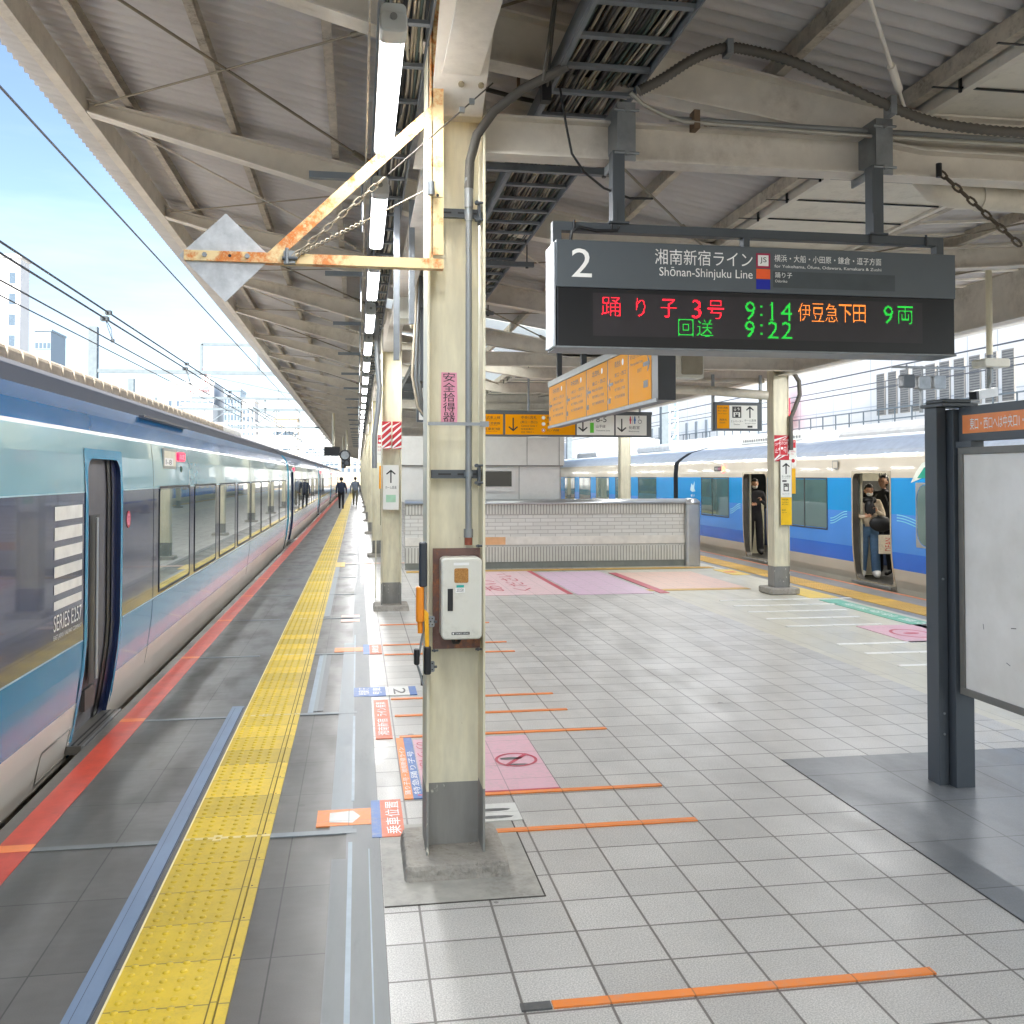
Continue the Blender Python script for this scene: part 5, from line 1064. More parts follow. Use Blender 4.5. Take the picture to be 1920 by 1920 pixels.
b = MB(); b.disc(right(-1.846, 8.22, 1.45), 0, 0, .07, 0, red_s, inner=.75); b.disc(right(-1.846, 8.22, 1.45), 0, 0, .05, 0, pinkst); b.text(right(-1.845, 8.18, 1.38), '禁', 0, .08, .04, .1, .001, red_s); b.build('door_sticker', c1)
b = MB(); ring(b, P1, -1, XS1, 6.32, 6.92, -.10, .085, .02, .012, M('hatch_line', '#a8a39b', .3, .5), .004, 0); b.build('hatch', c1)
y = 26.62
for i in range(5):
    o = left_car(['second dark blue train car beyond the cyan-edged gap', 'third car of the dark blue train on the left', 'fourth car of the dark blue train on the left', 'fifth car of the dark blue train, far away', 'farthest car of the dark blue train on the left'][i], y, y+20., [(y+.9, y+1.9)], [(y+2.6+2.1*k, y+2.6+2.1*k+1.65) for k in range(8)])
    b = MB(); b.rbox(-1.875, -1.855, y+2.1, y+2.5, 1.93, 2.05, .03, MATS['seat_lamp_red'], 'x', 3, .003); b.build('seat_lamp', o); y += 20.32
# right-hand train
P2 = [(.25, -1.0), (.25, -.3), (.10, -.12), (.085, .03), (.055, .15), (.03, .33), (.005, .6), (0, .86), (0, 1.20), (0, 1.25), (0, 1.775), (.0, 1.865), (.02, 2.1), (.045, 2.17), (.10, 2.21), (.14, 2.25), (.4, 2.42), (.9, 2.56), (1.45, 2.62)]
beige2 = lacquer('champagne_paint', '#cdc5b4', .3, .3, .06); azure = lacquer('azure_lacquer', '#1496e0', .2); reflect_blue = lacquer('reflection_blue_lacquer', '#4d8fe4', .2); deep = lacquer('deep_blue_lacquer', '#1d6fe0', .2); pale_r = M('pale_roof', '#b4bdc8', .35, .2)  # middle blue band is lightened with the platform's reflection, painted in
bands2 = [beige2]*5+[deep, reflect_blue, reflect_blue, azure, azure, beige2, beige2, beige2, pale_r, pale_r, pale_r, pale_r, pale_r]
XS2 = 8.4
def right_car(label, y0, y1, doors, wins, interior=None):
    t = thing('train_car', label, 'train', (0, 0, 0), 'cars of the bright blue train on the right')
    car_body(P2, 1, XS2, y0, y1, bands2, doors, .03, 1.865).build('body', t)
    for (ya, yc, za, zc, r, dv) in wins: window(t, P2, 1, XS2, ya, yc, za, zc, r, stl if r > .1 else None, dv)
    for ya, yc in doors:
        b = MB(); ring(b, P2, 1, XS2, ya+.02, yc-.02, .045, 1.85, .12, .04, M('door_frame_champagne', '#c9bda6', .25, .4), .008, .10, inner=M('door_reveal_dark', '#4a4741', .4)); b.build('door_frame', t)
        b = MB(); b.box(8.40, 8.62, ya, yc, -.02, .028, MATS['sill_metal']); b.box(8.36, 8.42, ya+.02, yc-.02, -.01, .03, stl); b.build('door_sill', t)
    return t
r1 = right_car('bright blue train car with two open doors on the right', 3.2, 24.4, [(14.12, 15.32), (18.80, 20.05)],
    [(16.2, 18.35, .83, 1.775, .06, (17.1,)), (20.85, 22.65, .85, 1.775, .06, (21.9,)), (12.35, 13.42, .72, 1.70, .22, ())])
b = MB(); inm = M('train_interior_cream', '#bdb9a4', .4); ind = M('train_interior_dark', '#34332f', .5)
b.box(8.56, 10.9, 11.8, 24.2, -.01, .03, ind); b.box(8.56, 10.9, 11.8, 24.2, 2.06, 2.12, inm); b.box(10.88, 10.95, 11.8, 24.2, .03, 2.06, inm); b.box(10.80, 10.88, 11.8, 24.2, .95, 1.7, ind)
for ya, yc in ((11.8, 14.1), (15.34, 18.78), (20.07, 24.2)): b.box(8.56, 8.60, ya, yc, .03, 2.06, inm)
b.box(8.6, 9.2, 15.86, 15.90, .04, 1.2, inm); b.box(8.6, 9.2, 20.75, 20.79, .04, 1.2, inm); b.box(8.6, 9.15, 15.95, 18.7, .04, .45, MATS['navy_lacquer'] if 'navy_lacquer' in MATS else ind)
b.box(10.3, 10.85, 12, 24, .04, .95, M('seat_blue', '#2d3f68', .8)); b.build('interior', r1)
b = MB()
for y in (13.5, 15.6, 17.7, 19.8, 21.9): b.box(9.6, 9.8, y-.8, y+.8, 2.035, 2.055, EM('cabin_light', '#fff6e6', 5.))
b.build('cabin_light', r1)
b = MB(); y = 14.2
while y < 20.2:
    for x in (9.05, 9.35): 
        b.tube([(x, y, 2.06), (x, y, 1.86)], .008, ind, 4, False); b.tube([(x+.0, y+.05*math.cos(a), 1.82+.05*math.sin(a)) for a in [2*PI*k/6 for k in range(7)]], .008, ind, 4, False)
    y += .19 if not 15.5 < y < 18.7 else 3.
b.tube([(9.05, 13.5, 1.95), (9.05, 21, 1.95)], .012, stl, 6); b.build('hand_strap', r1)
b = MB()
for yy in (15.38, 20.12): b.tube([(8.49, yy+.05, 1.5), (8.49, yy-.03, 1.46), (8.49, yy-.04, 1.4), (8.49, yy-.04, .5), (8.49, yy-.03, .46), (8.49, yy+.05, .44)], .013, white, 8)
b.build('handrail', r1)
b = MB(); wl2 = M('wave_line', '#7fd6ee', .35)
for ya, yc, s_ in ((12.9, 13.95, 1), (15.5, 16.1, -1), (20.2, 20.8, -1), (22.7, 24.2, 1)):
    for k in range(3):
        n = 16; c = [(ya+(yc-ya)*i/n, 1.03+.045*k+s_*.07*math.sin(PI*(i/n-.5))) for i in range(n+1)]
        for (a, z), (a2, z2) in zip(c, c[1:]): b.add([(8.398, a, z-.008), (8.398, a2, z2-.008), (8.398, a2, z2+.008), (8.398, a, z+.008)], [(0, 1, 2, 3)], wl2)
b.build('wave_stripe', r1)
b = MB(); b.add([(8.397, y, z) for y, z in ((13.55, 1.70), (13.42, 1.86), (13.25, 2.0), (12.95, 2.07), (12.2, 2.08), (12.2, 1.86), (13.0, 1.84), (13.3, 1.76))], [(0, 1, 2, 3, 4, 5, 6, 7)], M('swoosh_white', '#e8efe6', .3))
b.add([(8.395, y, z) for y, z in ((13.38, 1.77), (13.2, 1.93), (12.9, 2.0), (12.2, 2.0), (12.2, 1.78))], [(0, 1, 2, 3, 4)], M('swoosh_green', '#17a58c', .3)); b.build('swoosh', r1)
b = MB(); f = left(8.39, 21.75, 0); b.rect(f, 0, .42, 1.92, 2.03, .0, blackm); b.text(f, '快速', .04, .22, 1.94, 2.01, .002, ink_w); b.text(f, '普通', .24, .40, 1.94, 2.01, .002, pinkst); b.disc(f, .55, 1.97, .09, .001, EM('round_red_lamp', '#ff4040', 2.), inner=.65); b.rect(f, .52, .58, 1.92, 2.02, .001, EM('round_yellow_lamp', '#ffc040', 2.)); b.build('destination_display', r1)
b = MB(); f = left(8.385, 16.0, 0); b.rect(f, 0, .22, 1.93, 2.08, 0, MATS['sign_back']); b.rect(f, .03, .19, 1.95, 2.06, .002, beige2); b.build('side_hatch', r1)
b = MB(); f = left(8.398, 23.45, 0); b.poly(f, [(0, 1.45), (.1, 1.62), (.22, 1.56), (.33, 1.68), (.3, 1.5), (.38, 1.42), (.15, 1.40)], .0, M('crest_white', '#bfe3f2', .4)); b.text(f, '踊り子', .05, .33, 1.28, 1.34, .0, ink_w); b.build('livery_mark', r1)
b = MB()
for ya, yc in ((6, 9.2), (13.6, 17.4)):
    n = 14; pts = [(9.25+1.2*(.5-.5*math.cos(PI*k/n)), 2.54+.27*math.sin(PI*k/n)) for k in range(n+1)]
    b.prism(pts, ya, yc, 'y', M('roof_unit', '#8f9397', .5, var=.12)); b.build('roof_unit', r1); b = MB()
b.rbox(9.3, 10.5, 19., 22.4, 2.54, 2.78, .1, white, 'y', 3); b.build('roof_unit', r1)
b = MB()
for k in range(24): b.box(9.285, 9.297, 19.1+.13*k, 19.17+.13*k, 2.62, 2.68, galv)
b.build('unit_vent', r1)
y = 24.75
for i in range(4):
    o = right_car(['second bright blue train car behind the stair wall', 'third car of the bright blue train', 'fourth car of the bright blue train', 'farthest car of the bright blue train'][i], y, y+20, [], [(y+1.5+2.6*k, y+3.3+2.6*k, .85, 1.775, .06, ()) for k in range(7)])
    b = MB(); b.rbox(9.3, 10.5, y+3, y+6.5, 2.54, 2.8, .1, pale_r, 'y', 3); b.rbox(9.3, 10.5, y+12, y+15.5, 2.54, 2.8, .1, pale_r, 'y', 3); b.build('roof_unit', o); y += 20.4
# ------------------------------------------------------------------ people
def fabric(name, c): return M(name, c, .8, var=.15, scale=20, bumpd=.002)
skin_m = M('skin', '#c99a7d', .5, var=.04); hair_m = M('black_hair', '#15120f', .4); mask_m = M('face_mask', '#f1f0ee', .7)
def person(label, loc, rz, h, cols, J={}, group=None, mask=False, hair='short', hands=True, face_dir=0., tilt=0.):
    top, bot, shoe = cols; s = h/1.7
    D = dict(pel=(0, 0, .93, .135), sp=(0, .005, 1.10, .13), ch=(0, 0, 1.28, .15), nk=(0, .01, 1.43, .06), hd=(0, 0, 1.50, .05),
             lh=(.09, 0, .86, .10), lk=(.10, -.01, .48, .068), la=(.10, .03, .09, .05), lt=(.11, -.12, .04, .035), rh=(-.09, 0, .86, .10), rk=(-.10, -.01, .48, .068), ra=(-.10, .03, .09, .05), rt=(-.11, -.12, .04, .035),
             ls=(.17, .01, 1.38, .072), le=(.24, .03, 1.10, .05), lw=(.25, -.04, .87, .034), lp=(.25, -.06, .80, .03), rs=(-.17, .01, 1.38, .072), re=(-.24, .03, 1.10, .05), rw=(-.25, -.04, .87, .034), rp=(-.25, -.06, .80, .03))
    D.update(J); names = list(D); B = [('pel', 'sp'), ('sp', 'ch'), ('ch', 'nk'), ('nk', 'hd'), ('pel', 'lh'), ('lh', 'lk'), ('lk', 'la'), ('la', 'lt'), ('pel', 'rh'), ('rh', 'rk'), ('rk', 'ra'), ('ra', 'rt'), ('ch', 'ls'), ('ls', 'le'), ('le', 'lw'), ('lw', 'lp'), ('ch', 'rs'), ('rs', 're'), ('re', 'rw'), ('rw', 'rp')]
    me = bpy.data.meshes.new('p'); me.from_pydata([Vector(D[n][:3])*s for n in names], [(names.index(a), names.index(c)) for a, c in B], [])
    ob = bpy.data.objects.new('p', me); C.objects.link(ob); ob.modifiers.new('s', 'SKIN'); ob.modifiers.new('u', 'SUBSURF').levels = 2
    ob.modifiers['u'].render_levels = 2
    sv = me.skin_vertices[0].data
    for i, n in enumerate(names): sv[i].radius = (D[n][3]*s*(1.12 if n in ('ch', 'pel', 'sp') else 1), D[n][3]*s*(.85 if n in ('ch', 'pel', 'sp') else 1)); sv[i].use_root = n == 'pel'
    dg = bpy.context.evaluated_depsgraph_get(); m2 = bpy.data.meshes.new_from_object(ob.evaluated_get(dg)); bpy.data.objects.remove(ob)
    part = {('la', 'lt'): shoe, ('ra', 'rt'): shoe, ('nk', 'hd'): skin_m, ('lw', 'lp'): skin_m, ('rw', 'rp'): skin_m}
    for a, c in B[:1]+B[1:3]+B[12:15]+B[16:19]: part[(a, c)] = top
    for a, c in B[4:7]+B[8:11]: part[(a, c)] = bot
    seg = [(Vector(D[a][:3])*s, Vector(D[c][:3])*s, part[(a, c)], max(D[a][3], D[c][3])*s) for a, c in B]
    b = MB(); vs = [v.co.copy() for v in m2.vertices]; o = len(b.v); b.v += [tuple(v) for v in vs]
    for p in m2.polygons:
        c = p.center; best = None
        for A, E_, m_, r in seg:
            d = E_-A; u = max(0, min(1, (c-A).dot(d)/d.length_squared)); q = (c-(A+d*u)).length/r
            if best is None or q < best[0]: best = (q, m_)
        m_ = best[1]
        if m_ is top and c.z < .86*s and abs(c.x) < .16*s: m_ = bot
        b.f.append(tuple(p.vertices)); b.m.append(b.mi(m_)); b.sm.append(True)
    # head with nose, ears
    hc = Vector(D['hd'][:3])*s+Vector((0, -.015*s, .095*s)); R = Matrix.Rotation(face_dir, 4, 'Z') @ Matrix.Rotation(tilt, 4, 'X')
    def face(p, q):
        if p.z < -.2: q.x *= 1-.25*(-p.z); q.y *= .95
        if p.y < -.8 and abs(p.x) < .25 and -.25 < p.z < .15: q.y -= .016*s
        return q
    b.ell(hc, (.075*s, .092*s, .112*s), skin_m, 16, 14, R, face)
    for k in (-1, 1):
        b.ell(hc+R @ Vector((k*.076*s, .008*s, -.01*s)), (.012*s, .02*s, .03*s), skin_m, 8, 6, R)
        b.ell(hc+R @ Vector((k*.03*s, -.084*s, .012*s)), (.012*s, .006*s, .006*s), hair_m, 8, 5, R)
        b.ell(hc+R @ Vector((k*.03*s, -.084*s, .032*s)), (.016*s, .006*s, .003*s), hair_m, 8, 4, R)
    b.ell(hc+R @ Vector((0, -.083*s, -.055*s)), (.02*s, .006*s, .006*s), M('lips', '#9c5c50', .5), 8, 5, R)
    if hands:
        for w_, e_ in (('lw', 'lp'), ('rw', 'rp')):
            a = Vector(D[w_][:3])*s; c = Vector(D[e_][:3])*s; d = (c-a).normalized(); sd = d.cross(Vector((0, 1, .2))).normalized(); cu_ = d.cross(sd)
            for i, L in enumerate((.062, .075, .07, .055)):
                p0 = c+sd*(.024-.016*i)*s; b.tube([p0-d*.02*s, p0+d*.028*s, p0+d*(L*.7)*s+cu_*.012*s, p0+d*(L*.9)*s+cu_*.032*s], [.009*s, .0085*s, .008*s, .006*s], skin_m, 6)
            p0 = a+d*.03*s+sd*.028*s; b.tube([p0-sd*.01*s, p0+sd*.018*s+d*.02*s, p0+sd*.02*s+d*.045*s+cu_*.015*s], [.012*s, .010*s, .007*s], skin_m, 6)
    root = b.build('person'); root.location = loc; root.rotation_euler = (0, 0, rz); tag(root, label, 'person', group)
    hb = MB(); hb.ell(hc+R @ Vector((0, .012*s, .018*s)), (.086*s, .098*s, .108*s), hair_m, 16, 10, R, lambda p, q: q if not (p.y < -.35 and p.z < .35) else Vector((q.x*.8, q.y*.72, q.z)))
    if hair == 'long':
        hb.ell(hc+R @ Vector((0, .035*s, -.08*s)), (.088*s, .075*s, .17*s), hair_m, 14, 10, R)
    if hair == 'cap': hb.ell(hc+R @ Vector((0, -.0, .05*s)), (.095*s, .12*s, .07*s), blackm, 14, 8, R)
    hb.build('hair', root)
    if mask:
        mb = MB(); mb.ell(hc+R @ Vector((0, -.052*s, -.045*s)), (.062*s, .052*s, .048*s), mask_m, 12, 8, R); mb.build('face_mask', root)
    return root, hc
navyj = fabric('navy_jacket', '#2c3448'); blk = fabric('black_trousers', '#1b1b20'); greyj = fabric('grey_jacket', '#6d7683'); olive = fabric('olive_trousers', '#6b6857'); dsh = M('dark_shoe', '#1a1818', .4)
walk = dict(lk=(.09, -.10, .50, .068), la=(.09, -.14, .10, .05), lt=(.09, -.30, .06, .035), rk=(-.09, .06, .49, .068), ra=(-.09, .26, .16, .05), rt=(-.09, .14, .04, .035), le=(.25, .10, 1.12, .055), lw=(.26, .12, .88, .036), lp=(.26, .12, .81, .03), re=(-.25, -.02, 1.12, .055), rw=(-.26, -.16, .92, .036), rp=(-.26, -.2, .86, .03), ch=(0, 0, 1.28, .17), sp=(0, .0, 1.1, .155), pel=(0, 0, .93, .14))
person('person in a dark navy jacket walking away on the yellow line', (-.88, 52.6, 0), PI, 1.74, (navyj, blk, dsh), walk, None, hair='cap')
person('person in a grey jacket and olive trousers walking away, on the right', (-.15, 58.5, 0), PI*.98, 1.76, (greyj, olive, dsh), {k: ((-v[0], *v[1:]) if 0 else v) for k, v in walk.items()}, None)
beige = fabric('beige_sweater', '#c7b8a2'); jeans = fabric('blue_jeans', '#4f6d8c'); wsh = M('white_shoe', '#e8e6e0', .5)
tf = .032
hold = dict(lh=(.08, 0, .86, .105), lk=(.10, -.02, .48, .088), la=(.12, .0, .10, .088), lt=(.13, -.13, .045, .042), rh=(-.08, 0, .86, .105), rk=(-.10, -.0, .48, .088), ra=(-.13, .04, .10, .088), rt=(-.14, -.10, .045, .042),
            le=(.24, -.06, 1.13, .052), lw=(.10, -.30, 1.22, .034), lp=(.06, -.34, 1.27, .03), re=(-.24, -.05, 1.13, .052), rw=(-.12, -.28, 1.13, .034), rp=(-.05, -.33, 1.15, .03))
g3 = 'passengers standing in the open train doors'
wn, hc = person('person in a beige sweater, black scarf and wide jeans in the right train doorway', (8.76, 15.42, tf), math.radians(-22), 1.62, (beige, jeans, wsh), hold, g3, mask=True, hair='long', tilt=-.35*-1, face_dir=.35)
b = MB(); b.ell((0, -.02, 1.35), (.13, .12, .075), blackm, 14, 8); b.ell((0, -.10, 1.22), (.085, .05, .16), blackm, 12, 8); b.build('scarf', wn)
b = MB(); b.rbox(-.02, .055, -.375, -.365, 1.14, 1.27, .008, blackm, 'y', 3, .002); o = b.build('phone'); o.location = (8.76, 15.42, tf); o.rotation_euler = (0, 0, math.radians(-22)); tag(o, 'black phone in the hands of the person in the beige sweater', 'phone')
b = MB(); b.ell((0, 0, 0), (.19, .08, .15), M('black_bag', '#17181c', .5), 16, 10, None, lambda p, q: Vector((q.x, q.y, q.z*(1. if p.z < 0 else .8)))); b.tube([(-.16, 0, .10), (-.12, .02, .35), (-.05, .08, .50)], .012, blackm, 6); b.tube([(.16, 0, .10), (.12, .02, .35), (.08, .10, .48)], .012, blackm, 6)
o = b.build('shoulder_bag'); o.location = (8.83, 15.16, 1.0); o.rotation_euler = (0, 0, math.radians(-22)); tag(o, 'big slouchy black bag carried in front of the beige sweater', 'bag')
b = MB(); cv_ = fabric('canvas', '#d9cfb8'); b.rbox(-.13, .13, -.03, .03, -.32, 0, .012, cv_, 'z', 2, .004); b.tube([(-.06, 0, 0), (-.04, .0, .16), (.04, 0, .16), (.06, 0, 0)], .008, blackm, 6)
f = front(-.02, -.0305, -.30); b.text(FR((.02, -.031, -.27), (0, 0, 1), (-1, 0, 0)), 'DEAN', 0, .22, -.06, .05, .0, red_s); o = b.build('tote_bag'); o.location = (8.90, 15.10, .80); o.rotation_euler = (0, 0, math.radians(-18)); tag(o, 'beige canvas tote bag with red lettering hanging below the black bag', 'bag')
suit = fabric('dark_suit', '#23242a')
person('person in a dark suit standing behind the one in the beige sweater', (9.22, 15.72, tf), math.radians(-70), 1.78, (suit, blk, dsh), {}, g3, face_dir=.1)
person('person in a black coat with a face mask inside the train door behind the column', (8.80, 20.35, tf), math.radians(-15), 1.70, (fabric('black_coat', '#22222a'), blk, dsh), hold, g3, mask=True, tilt=.3)
b = MB(); b.rbox(-.02, .055, -.375, -.365, 1.14, 1.29, .008, blackm, 'y', 3, .002); o = b.build('phone'); o.location = (8.80, 20.35, tf); o.rotation_euler = (0, 0, math.radians(-15)); tag(o, 'black phone held by the person in the black coat', 'phone')
# ------------------------------------------------------------------ overhead lines, gantries, buildings
wirem = M('overhead_wire', '#4b5058', .5, .3); gan = M('gantry_steel', '#6f7a80', .6, .1); ganw = M('white_gantry', '#c3c4bf', .6)
def wire(label, x, z, r=.012, ya=-20, yb_=220, sag=.0, grp='overhead wires of the left tracks', hang=None):
    b = MB(); pts = []; n = 70
    for k in range(n+1):
        y = ya+(yb_-ya)*k/n; pts.append((x, y, z-(sag*(1-math.cos(2*PI*(y-38)/38))/2 if sag else 0)))
    b.tube(pts, r, wirem, 6)
    return tag(b.build('overhead_wire'), label, 'wire', grp)
wire('upper strand of the paired messenger wire over the left train', -3.62, 4.20, .014)
wire('lower strand of the paired messenger wire over the left train', -3.60, 4.07, .014)
wire('contact wire hanging below the paired messenger wire', -3.50, 3.74, .010)
wire('thin wire lowest and leftmost over the left track', -4.5, 4.10, .010)
wire('single feeder wire running close beside the left canopy edge', -3.05, 5.15, .013)
for i, y in enumerate((8.1, 14.5, 21, 28)):
    b = MB(); b.tube([(-3.6, y, 4.07), (-3.56, y-.05, 3.95), (-3.5, y, 3.75)], .006, wirem, 5); b.tube([(-3.62, y+.12, 4.07), (-3.56, y+.15, 3.95), (-3.5, y, 3.75)], .006, wirem, 5); b.box(-3.66, -3.56, y-.06, y+.06, 4.04, 4.10, darkmet); b.box(-3.66, -3.58, y+.2, y+.3, 4.17, 4.23, darkmet); b.box(-3.52, -3.48, y-.03, y+.03, 3.73, 3.78, darkmet)
    tag(b.build('wire_hanger'), ORD[i]+(' wire hanger' if i else ' wire hanger to the camera')+' with two loops between the left overhead wires', 'hanger', 'wire hangers of the left tracks')
for i, (x, z) in enumerate(((11.3, 4.15), (11.3, 4.5), (11.3, 5.2), (14.6, 4.3), (14.6, 5.4), (17.5, 5.0), (17.5, 6.0))): wire(ORD[i]+' overhead wire of the right tracks, counted outward from the train', x, z, .016, grp='overhead wires of the right tracks')
def gantry(label, y, x0, x1, z, depth, m_, lattice=True, frame=None, lower=None, posts=True):
    t = thing('catenary_gantry', label, 'gantry', (0, 0, 0), 'gantries spanning the tracks')
    b = MB(); b.box(x0, x1, y-.07, y+.07, z-.07, z+.07, m_); b.box(lower[0] if lower else x0, lower[1] if lower else x1, y-.05, y+.05, z-depth-.05, z-depth+.05, m_)
    n = max(2, int((x1-x0)/(depth*1.3))) if lattice else 4; xs = [(lower[0] if lower else x0)+((lower[1] if lower else x1)-(lower[0] if lower else x0))*k/n for k in range(n+1)]
    for k, (a, c) in enumerate(zip(xs, xs[1:])):
        b.bar((a, y, z-depth if k % 2 else z), (c, y, z if k % 2 else z-depth), .05, .05, m_); b.bar((c, y, z), (c, y, z-depth), .05, .05, m_, (0, 1, 0))
    b.build('truss', t)
    if posts:
        for x in (x0, x1): MB().box(x-.15, x+.15, y-.15, y+.15, -1.2, z+(1.65 if x == x0 else 0), m_).build('post', t)
    if frame:
        b = MB(); a, c, zt = frame
        for x in (a, c): b.box(x-.05, x+.05, y-.05, y+.05, z, zt, m_)
        b.box(a, c, y-.05, y+.05, zt-.05, zt+.05, m_); b.build('top_frame', t)
    b = MB()
    for x in (-3.55, -7.6):
        b.tube([(x, y, z-depth), (x, y, z-depth-.55)], .04, m_, 6); b.tube([(x-.5, y, z-depth-.3), (x+.4, y, z-depth-.75)], .03, m_, 6); b.tube([(x, y, z-depth-.15), (x, y, z-depth-.35)], .08, white, 8)
    b.build('insulator_arm', t)
    return t
gantry('nearest grey gantry with a square top frame left of the canopy', 38, -9.85, 12.5, 5.78, .98, gan, False, (-5.93, -3.81, 6.87), (-6.3, 12.5))
ys_ = [56, 72, 84, 97, 111, 127, 145, 165, 190, 220]
for i, y in enumerate(ys_):
    gantry(['second gantry from the camera, grey with V struts', 'third gantry, white lattice over the left tracks', 'fourth gantry, white lattice over the left tracks'][i] if i < 3 else 'far white lattice gantry in the cluster above the vanishing tracks', y, -12.5-i*.6, 12.5, 5.6+.06*i, 1.0+.04*i, gan if i == 0 else ganw)
# trolley of low structures over the left tracks
def building(label, x0, x1, y0, y1, z1, wall, rows=0, cols=0, face='front', wcol='#5b6b7a', zb0=4., wh=1.4, ww=1.2, name='building', cap=True, xr=None):
    t = thing(name, label, 'building', ((x0+x1)/2, y0, -1.2)); ox, oy, oz = (x0+x1)/2, y0, -1.2
    b = MB(); b.box(x0-ox, x1-ox, 0, y1-y0, 0, z1-oz, wall)
    if cap: b.box(x0-ox-.2, x1-ox+.2, -.2, y1-y0+.2, z1-oz, z1-oz+.5, wall)
    b.build('walls', t); g = M('bwin'+wcol[1:], wcol, .15, var=.2); src = None
    for r in range(rows):
        for c in range(cols):
            if face == 'front': lx = x0-ox+(x1-x0)*(c+.5)/cols; ly = -.03
            else: lx = (x0-ox-.03 if face == 'left' else x1-ox+.03); ly = (y1-y0)*(c+.5)/cols
            lz = zb0+(z1-oz-zb0-1.5)*(r+.5)/rows
            if src is None:
                m2 = MB(); 
                if face == 'front': m2.box(-ww/2, ww/2, -.02, .06, -wh/2, wh/2, g); m2.box(-ww/2-.12, ww/2+.12, -.06, .02, -wh/2-.18, -wh/2, wall)
                else: m2.box(-.02, .06, -ww/2, ww/2, -wh/2, wh/2, g)
                src = o = m2.build('window', t)
            else: o = src.copy(); C.objects.link(o); o.parent = t
            o.location = (lx, ly, lz)
    return t
bw = M('white_render', '#e6e6e4', .7, var=.03); bg1 = M('blue_grey_wall', '#8fa0ad', .6, var=.06); bb1 = M('buff_wall', '#c9bba4', .7, var=.06); bwp = M('pale_wall', '#cfd2d4', .7, var=.04)
building('white block with paired windows at the far left edge of the photo', -75, -49.2, 150, 154, 34., bw, 8, 12, zb0=9, wh=1.7, ww=.9)
building('grey slab tower just right of the white block', -78.5, -74.8, 250, 262, 37.5, bg1, 8, 4, ww=.7)
building('low white building with curved top and red letters', -47, -36, 250, 270, 25, bw, 3, 8)
building('slim blue-grey office tower left of the vanishing point', -33.5, -29.5, 250, 262, 23.5, bg1, 9, 5, ww=.5)
building('pale balcony tower beside the blue-grey one', -29.3, -26.2, 252, 262, 21, bw, 8, 3, ww=.6)
building('wide low white roofs over the far tracks', -42, -34.8, 240, 250, 19, bwp, 2, 6)
building('buff low building near the vanishing point', -22, -16, 260, 272, 17, bb1, 3, 6)
for i, (x0, x1, y, z, m_) in enumerate(((-60, -52, 300, 24, bw), (-52, -44, 330, 19, bg1), (-26, -12, 330, 16, bwp), (-15, -6, 300, 12, bw), (-110, -80, 300, 22, bwp), (-8, 6, 330, 13, bb1), (6, 30, 320, 15, bwp), (30, 70, 300, 16, bw), (-170, -110, 320, 20, bb1))):
    building(['small white block beyond the train roof', 'small grey-blue block beyond the train roof', 'long pale block near the vanishing point', 'little white block above the walking people', 'broad pale block at the far left', 'buff block beyond the end of the canopy', 'pale block seen between canopy columns', 'white block beyond the right train', 'buff block at the far left horizon'][i], x0, x1, y, y+15, z, m_, 4, 7)
t = thing('rooftop_sign', 'narrow white rooftop sign with red characters in the distance', 'sign'); b = MB(); b.box(-38.8, -36.6, 248, 248.6, 24.5, 29.2, white); b.build('board', t)
b = MB(); f = front(-38.8, 247.97, 24.5)
for i in range(4): b.text(f, 'ビックカ'[i], .4, 1.8, 3.6-1.1*i, 4.5-1.1*i, 0, red_s)
b.build('lettering', t); b = MB(); b.box(-46.8, -36.2, 249.7, 249.95, 22.7, 23.7, white); b.text(front(-46, 249.6, 22.8), 'CAMERA DEPARTMENT', 0, 9, .1, .75, 0, red_s); b.build('fascia', t)
# right-hand side: big pale depot wall with louvres
ribw = NT('ribbed_white_wall'); sp = ribw.n('ShaderNodeSeparateXYZ'); ribw.l.new(ribw.pos(), sp.inputs[0])
fr_ = ribw.math('FRACT', ribw.math('DIVIDE', sp.outputs[1], 1.9)); jn_ = ribw.math('LESS_THAN', fr_, .03); fz = ribw.math('LESS_THAN', ribw.math('FRACT', ribw.math('DIVIDE', sp.outputs[2], 2.6)), .02)
ribw.set(Base_Color=ribw.mix(ribw.math('MULTIPLY', ribw.math('MAXIMUM', jn_, fz), .5), ribw.mix(ribw.noise(.4), hexc('#f2f1ee'), hexc('#e6e6e4')), hexc('#8d98a2')), Roughness=.6)
t = thing('station_building', 'huge white panelled building with louvre windows beyond the right train', 'building')
b = MB(); b.box(25, 45, 20, 130, -1.2, 17, ribw.m); b.box(24.6, 25, 45, 130, 3.3, 3.7, bwp); b.box(24.0, 25, 20, 130, -1.2, 2.6, bwp); b.box(24.7, 25., 20, 130, 3.9, 4.05, bwp); b.build('walls', t)
lm = M('louvre_grey', '#8f8d88', .6, var=.15); lm2 = M('louvre_gap', '#5d5f60', .6); s0 = None
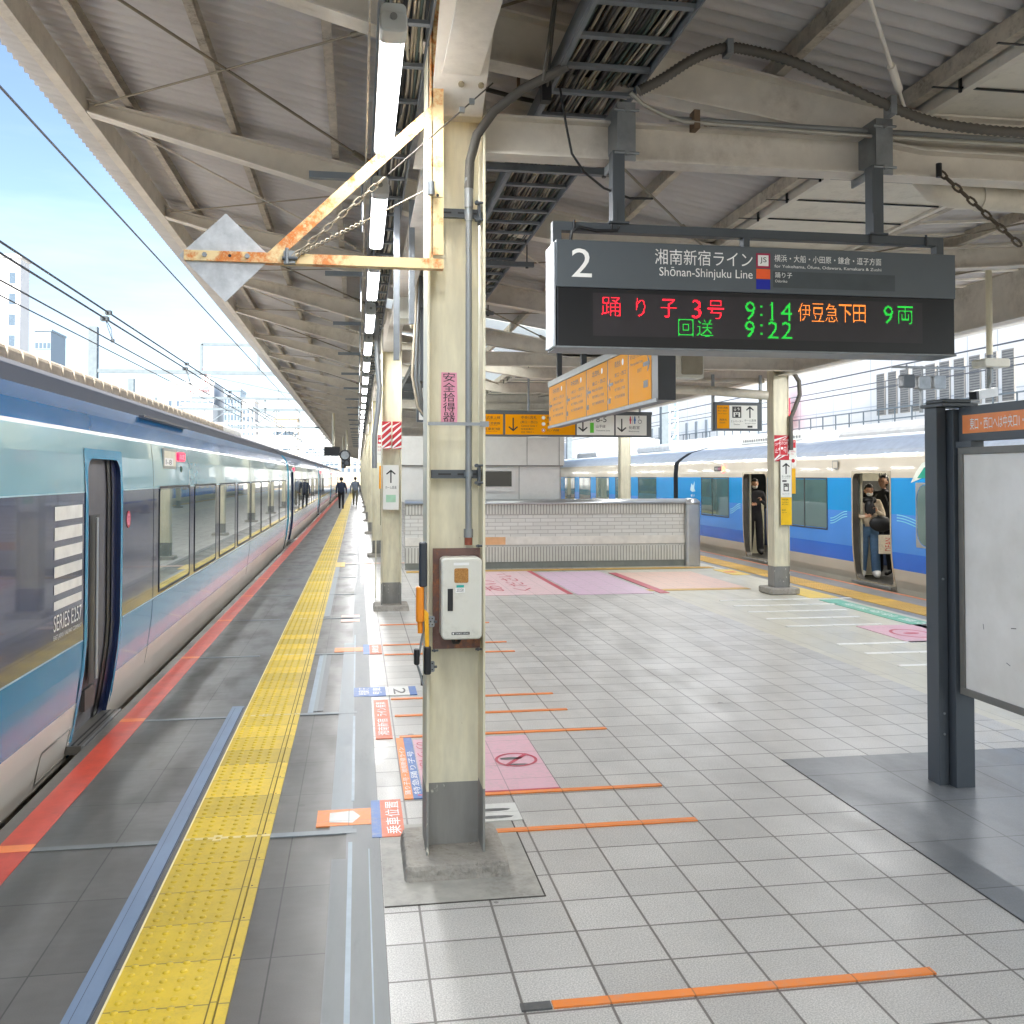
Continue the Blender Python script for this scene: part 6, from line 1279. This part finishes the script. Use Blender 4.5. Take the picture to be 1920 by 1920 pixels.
for k in range(16):
    y = 22.6+.98*k if k < 6 else 33.2+1.02*(k-6); z0, z1 = (5.6, 7.6) if k < 6 else (4.75, 6.7)
    if s0 is None:
        m2 = MB(); m2.box(-.06, 0, 0, .72, 0, 2., lm)
        for j in range(18): m2.box(-.065, -.0601, .04, .68, .06+.108*j, .10+.108*j, lm2)
        s0 = o = m2.build('louvre', t)
    else: o = s0.copy(); C.objects.link(o); o.parent = t
    o.location = (25, y, z0)
s0 = None
for k in range(7):
    if s0 is None: s0 = o = MB().box(-.05, 0, 0, .5, 0, 2.0, M('slit_window', '#6d7a85', .3)).build('window', t)
    else: o = s0.copy(); C.objects.link(o); o.parent = t
    o.location = (25, 66+2.1*k+(2.5 if k > 2 else 0), 3.9)
b = MB()
for k in range(60): b.bar((24.75, 30+1.4*k, 4.05), (24.75, 30+1.4*k, 5.0), .05, .05, gan, (0, 1, 0))
for z in (4.5, 5.0): b.box(24.72, 24.78, 30, 114, z-.03, z+.03, gan)
b.build('railing', t)
tag(MB().box(24.2, 24.5, 51.6, 52.9, 4.4, 6.3, M('red_panel', '#e02c44', .4)).build('red_board'), 'small red board on the walkway beyond the right train', 'board')
t = thing('lattice_mast', 'pale blue lattice mast standing right of the direction signs', 'mast', (20.1, 60, -1.2)); b = MB(); lb_ = M('pale_blue_mast', '#b7cfe2', .5)
for x, y in ((0, 0), (.55, 0), (0, .55), (.55, .55)): b.box(x-.05, x+.05, y-.05, y+.05, 0, 10, lb_)
for k in range(13): b.bar((0, 0, .75*k), (.55, 0, .75*k+.75), .05, .05, lb_); b.box(0, .55, -.03, .03, .75*k, .75*k+.08, lb_)
b.build('mast_frame', t)
t = thing('station_roof', 'low grey shed roofs beyond the stair enclosure', 'building'); b = MB()
for x0, y, z in ((9, 75, 5.2), (13.5, 60, 4.6), (18, 50, 4.2)):
    b.prism([(x0, z-1.6), (x0+7, z-1.6), (x0+7, z-.6), (x0+3.5, z), (x0, z-.6)], y, y+14, 'y', M('shed_roof', '#c4c8cc', .5, var=.08)); b.box(x0+.3, x0+6.7, y+.1, y+13.9, -1.2, z-1.6, bwp)
b.build('shed', t)
struct(MB().box(11.8, 24, -60, 220, -1.2, 0.0, M('neighbour_platform', '#a9a69e', .8)).build('neighbour_platform_ground')); struct(MB().box(-20, -6.4, -60, 220, -1.2, 0, MATS['neighbour_platform']).build('neighbour_platform_floor'))
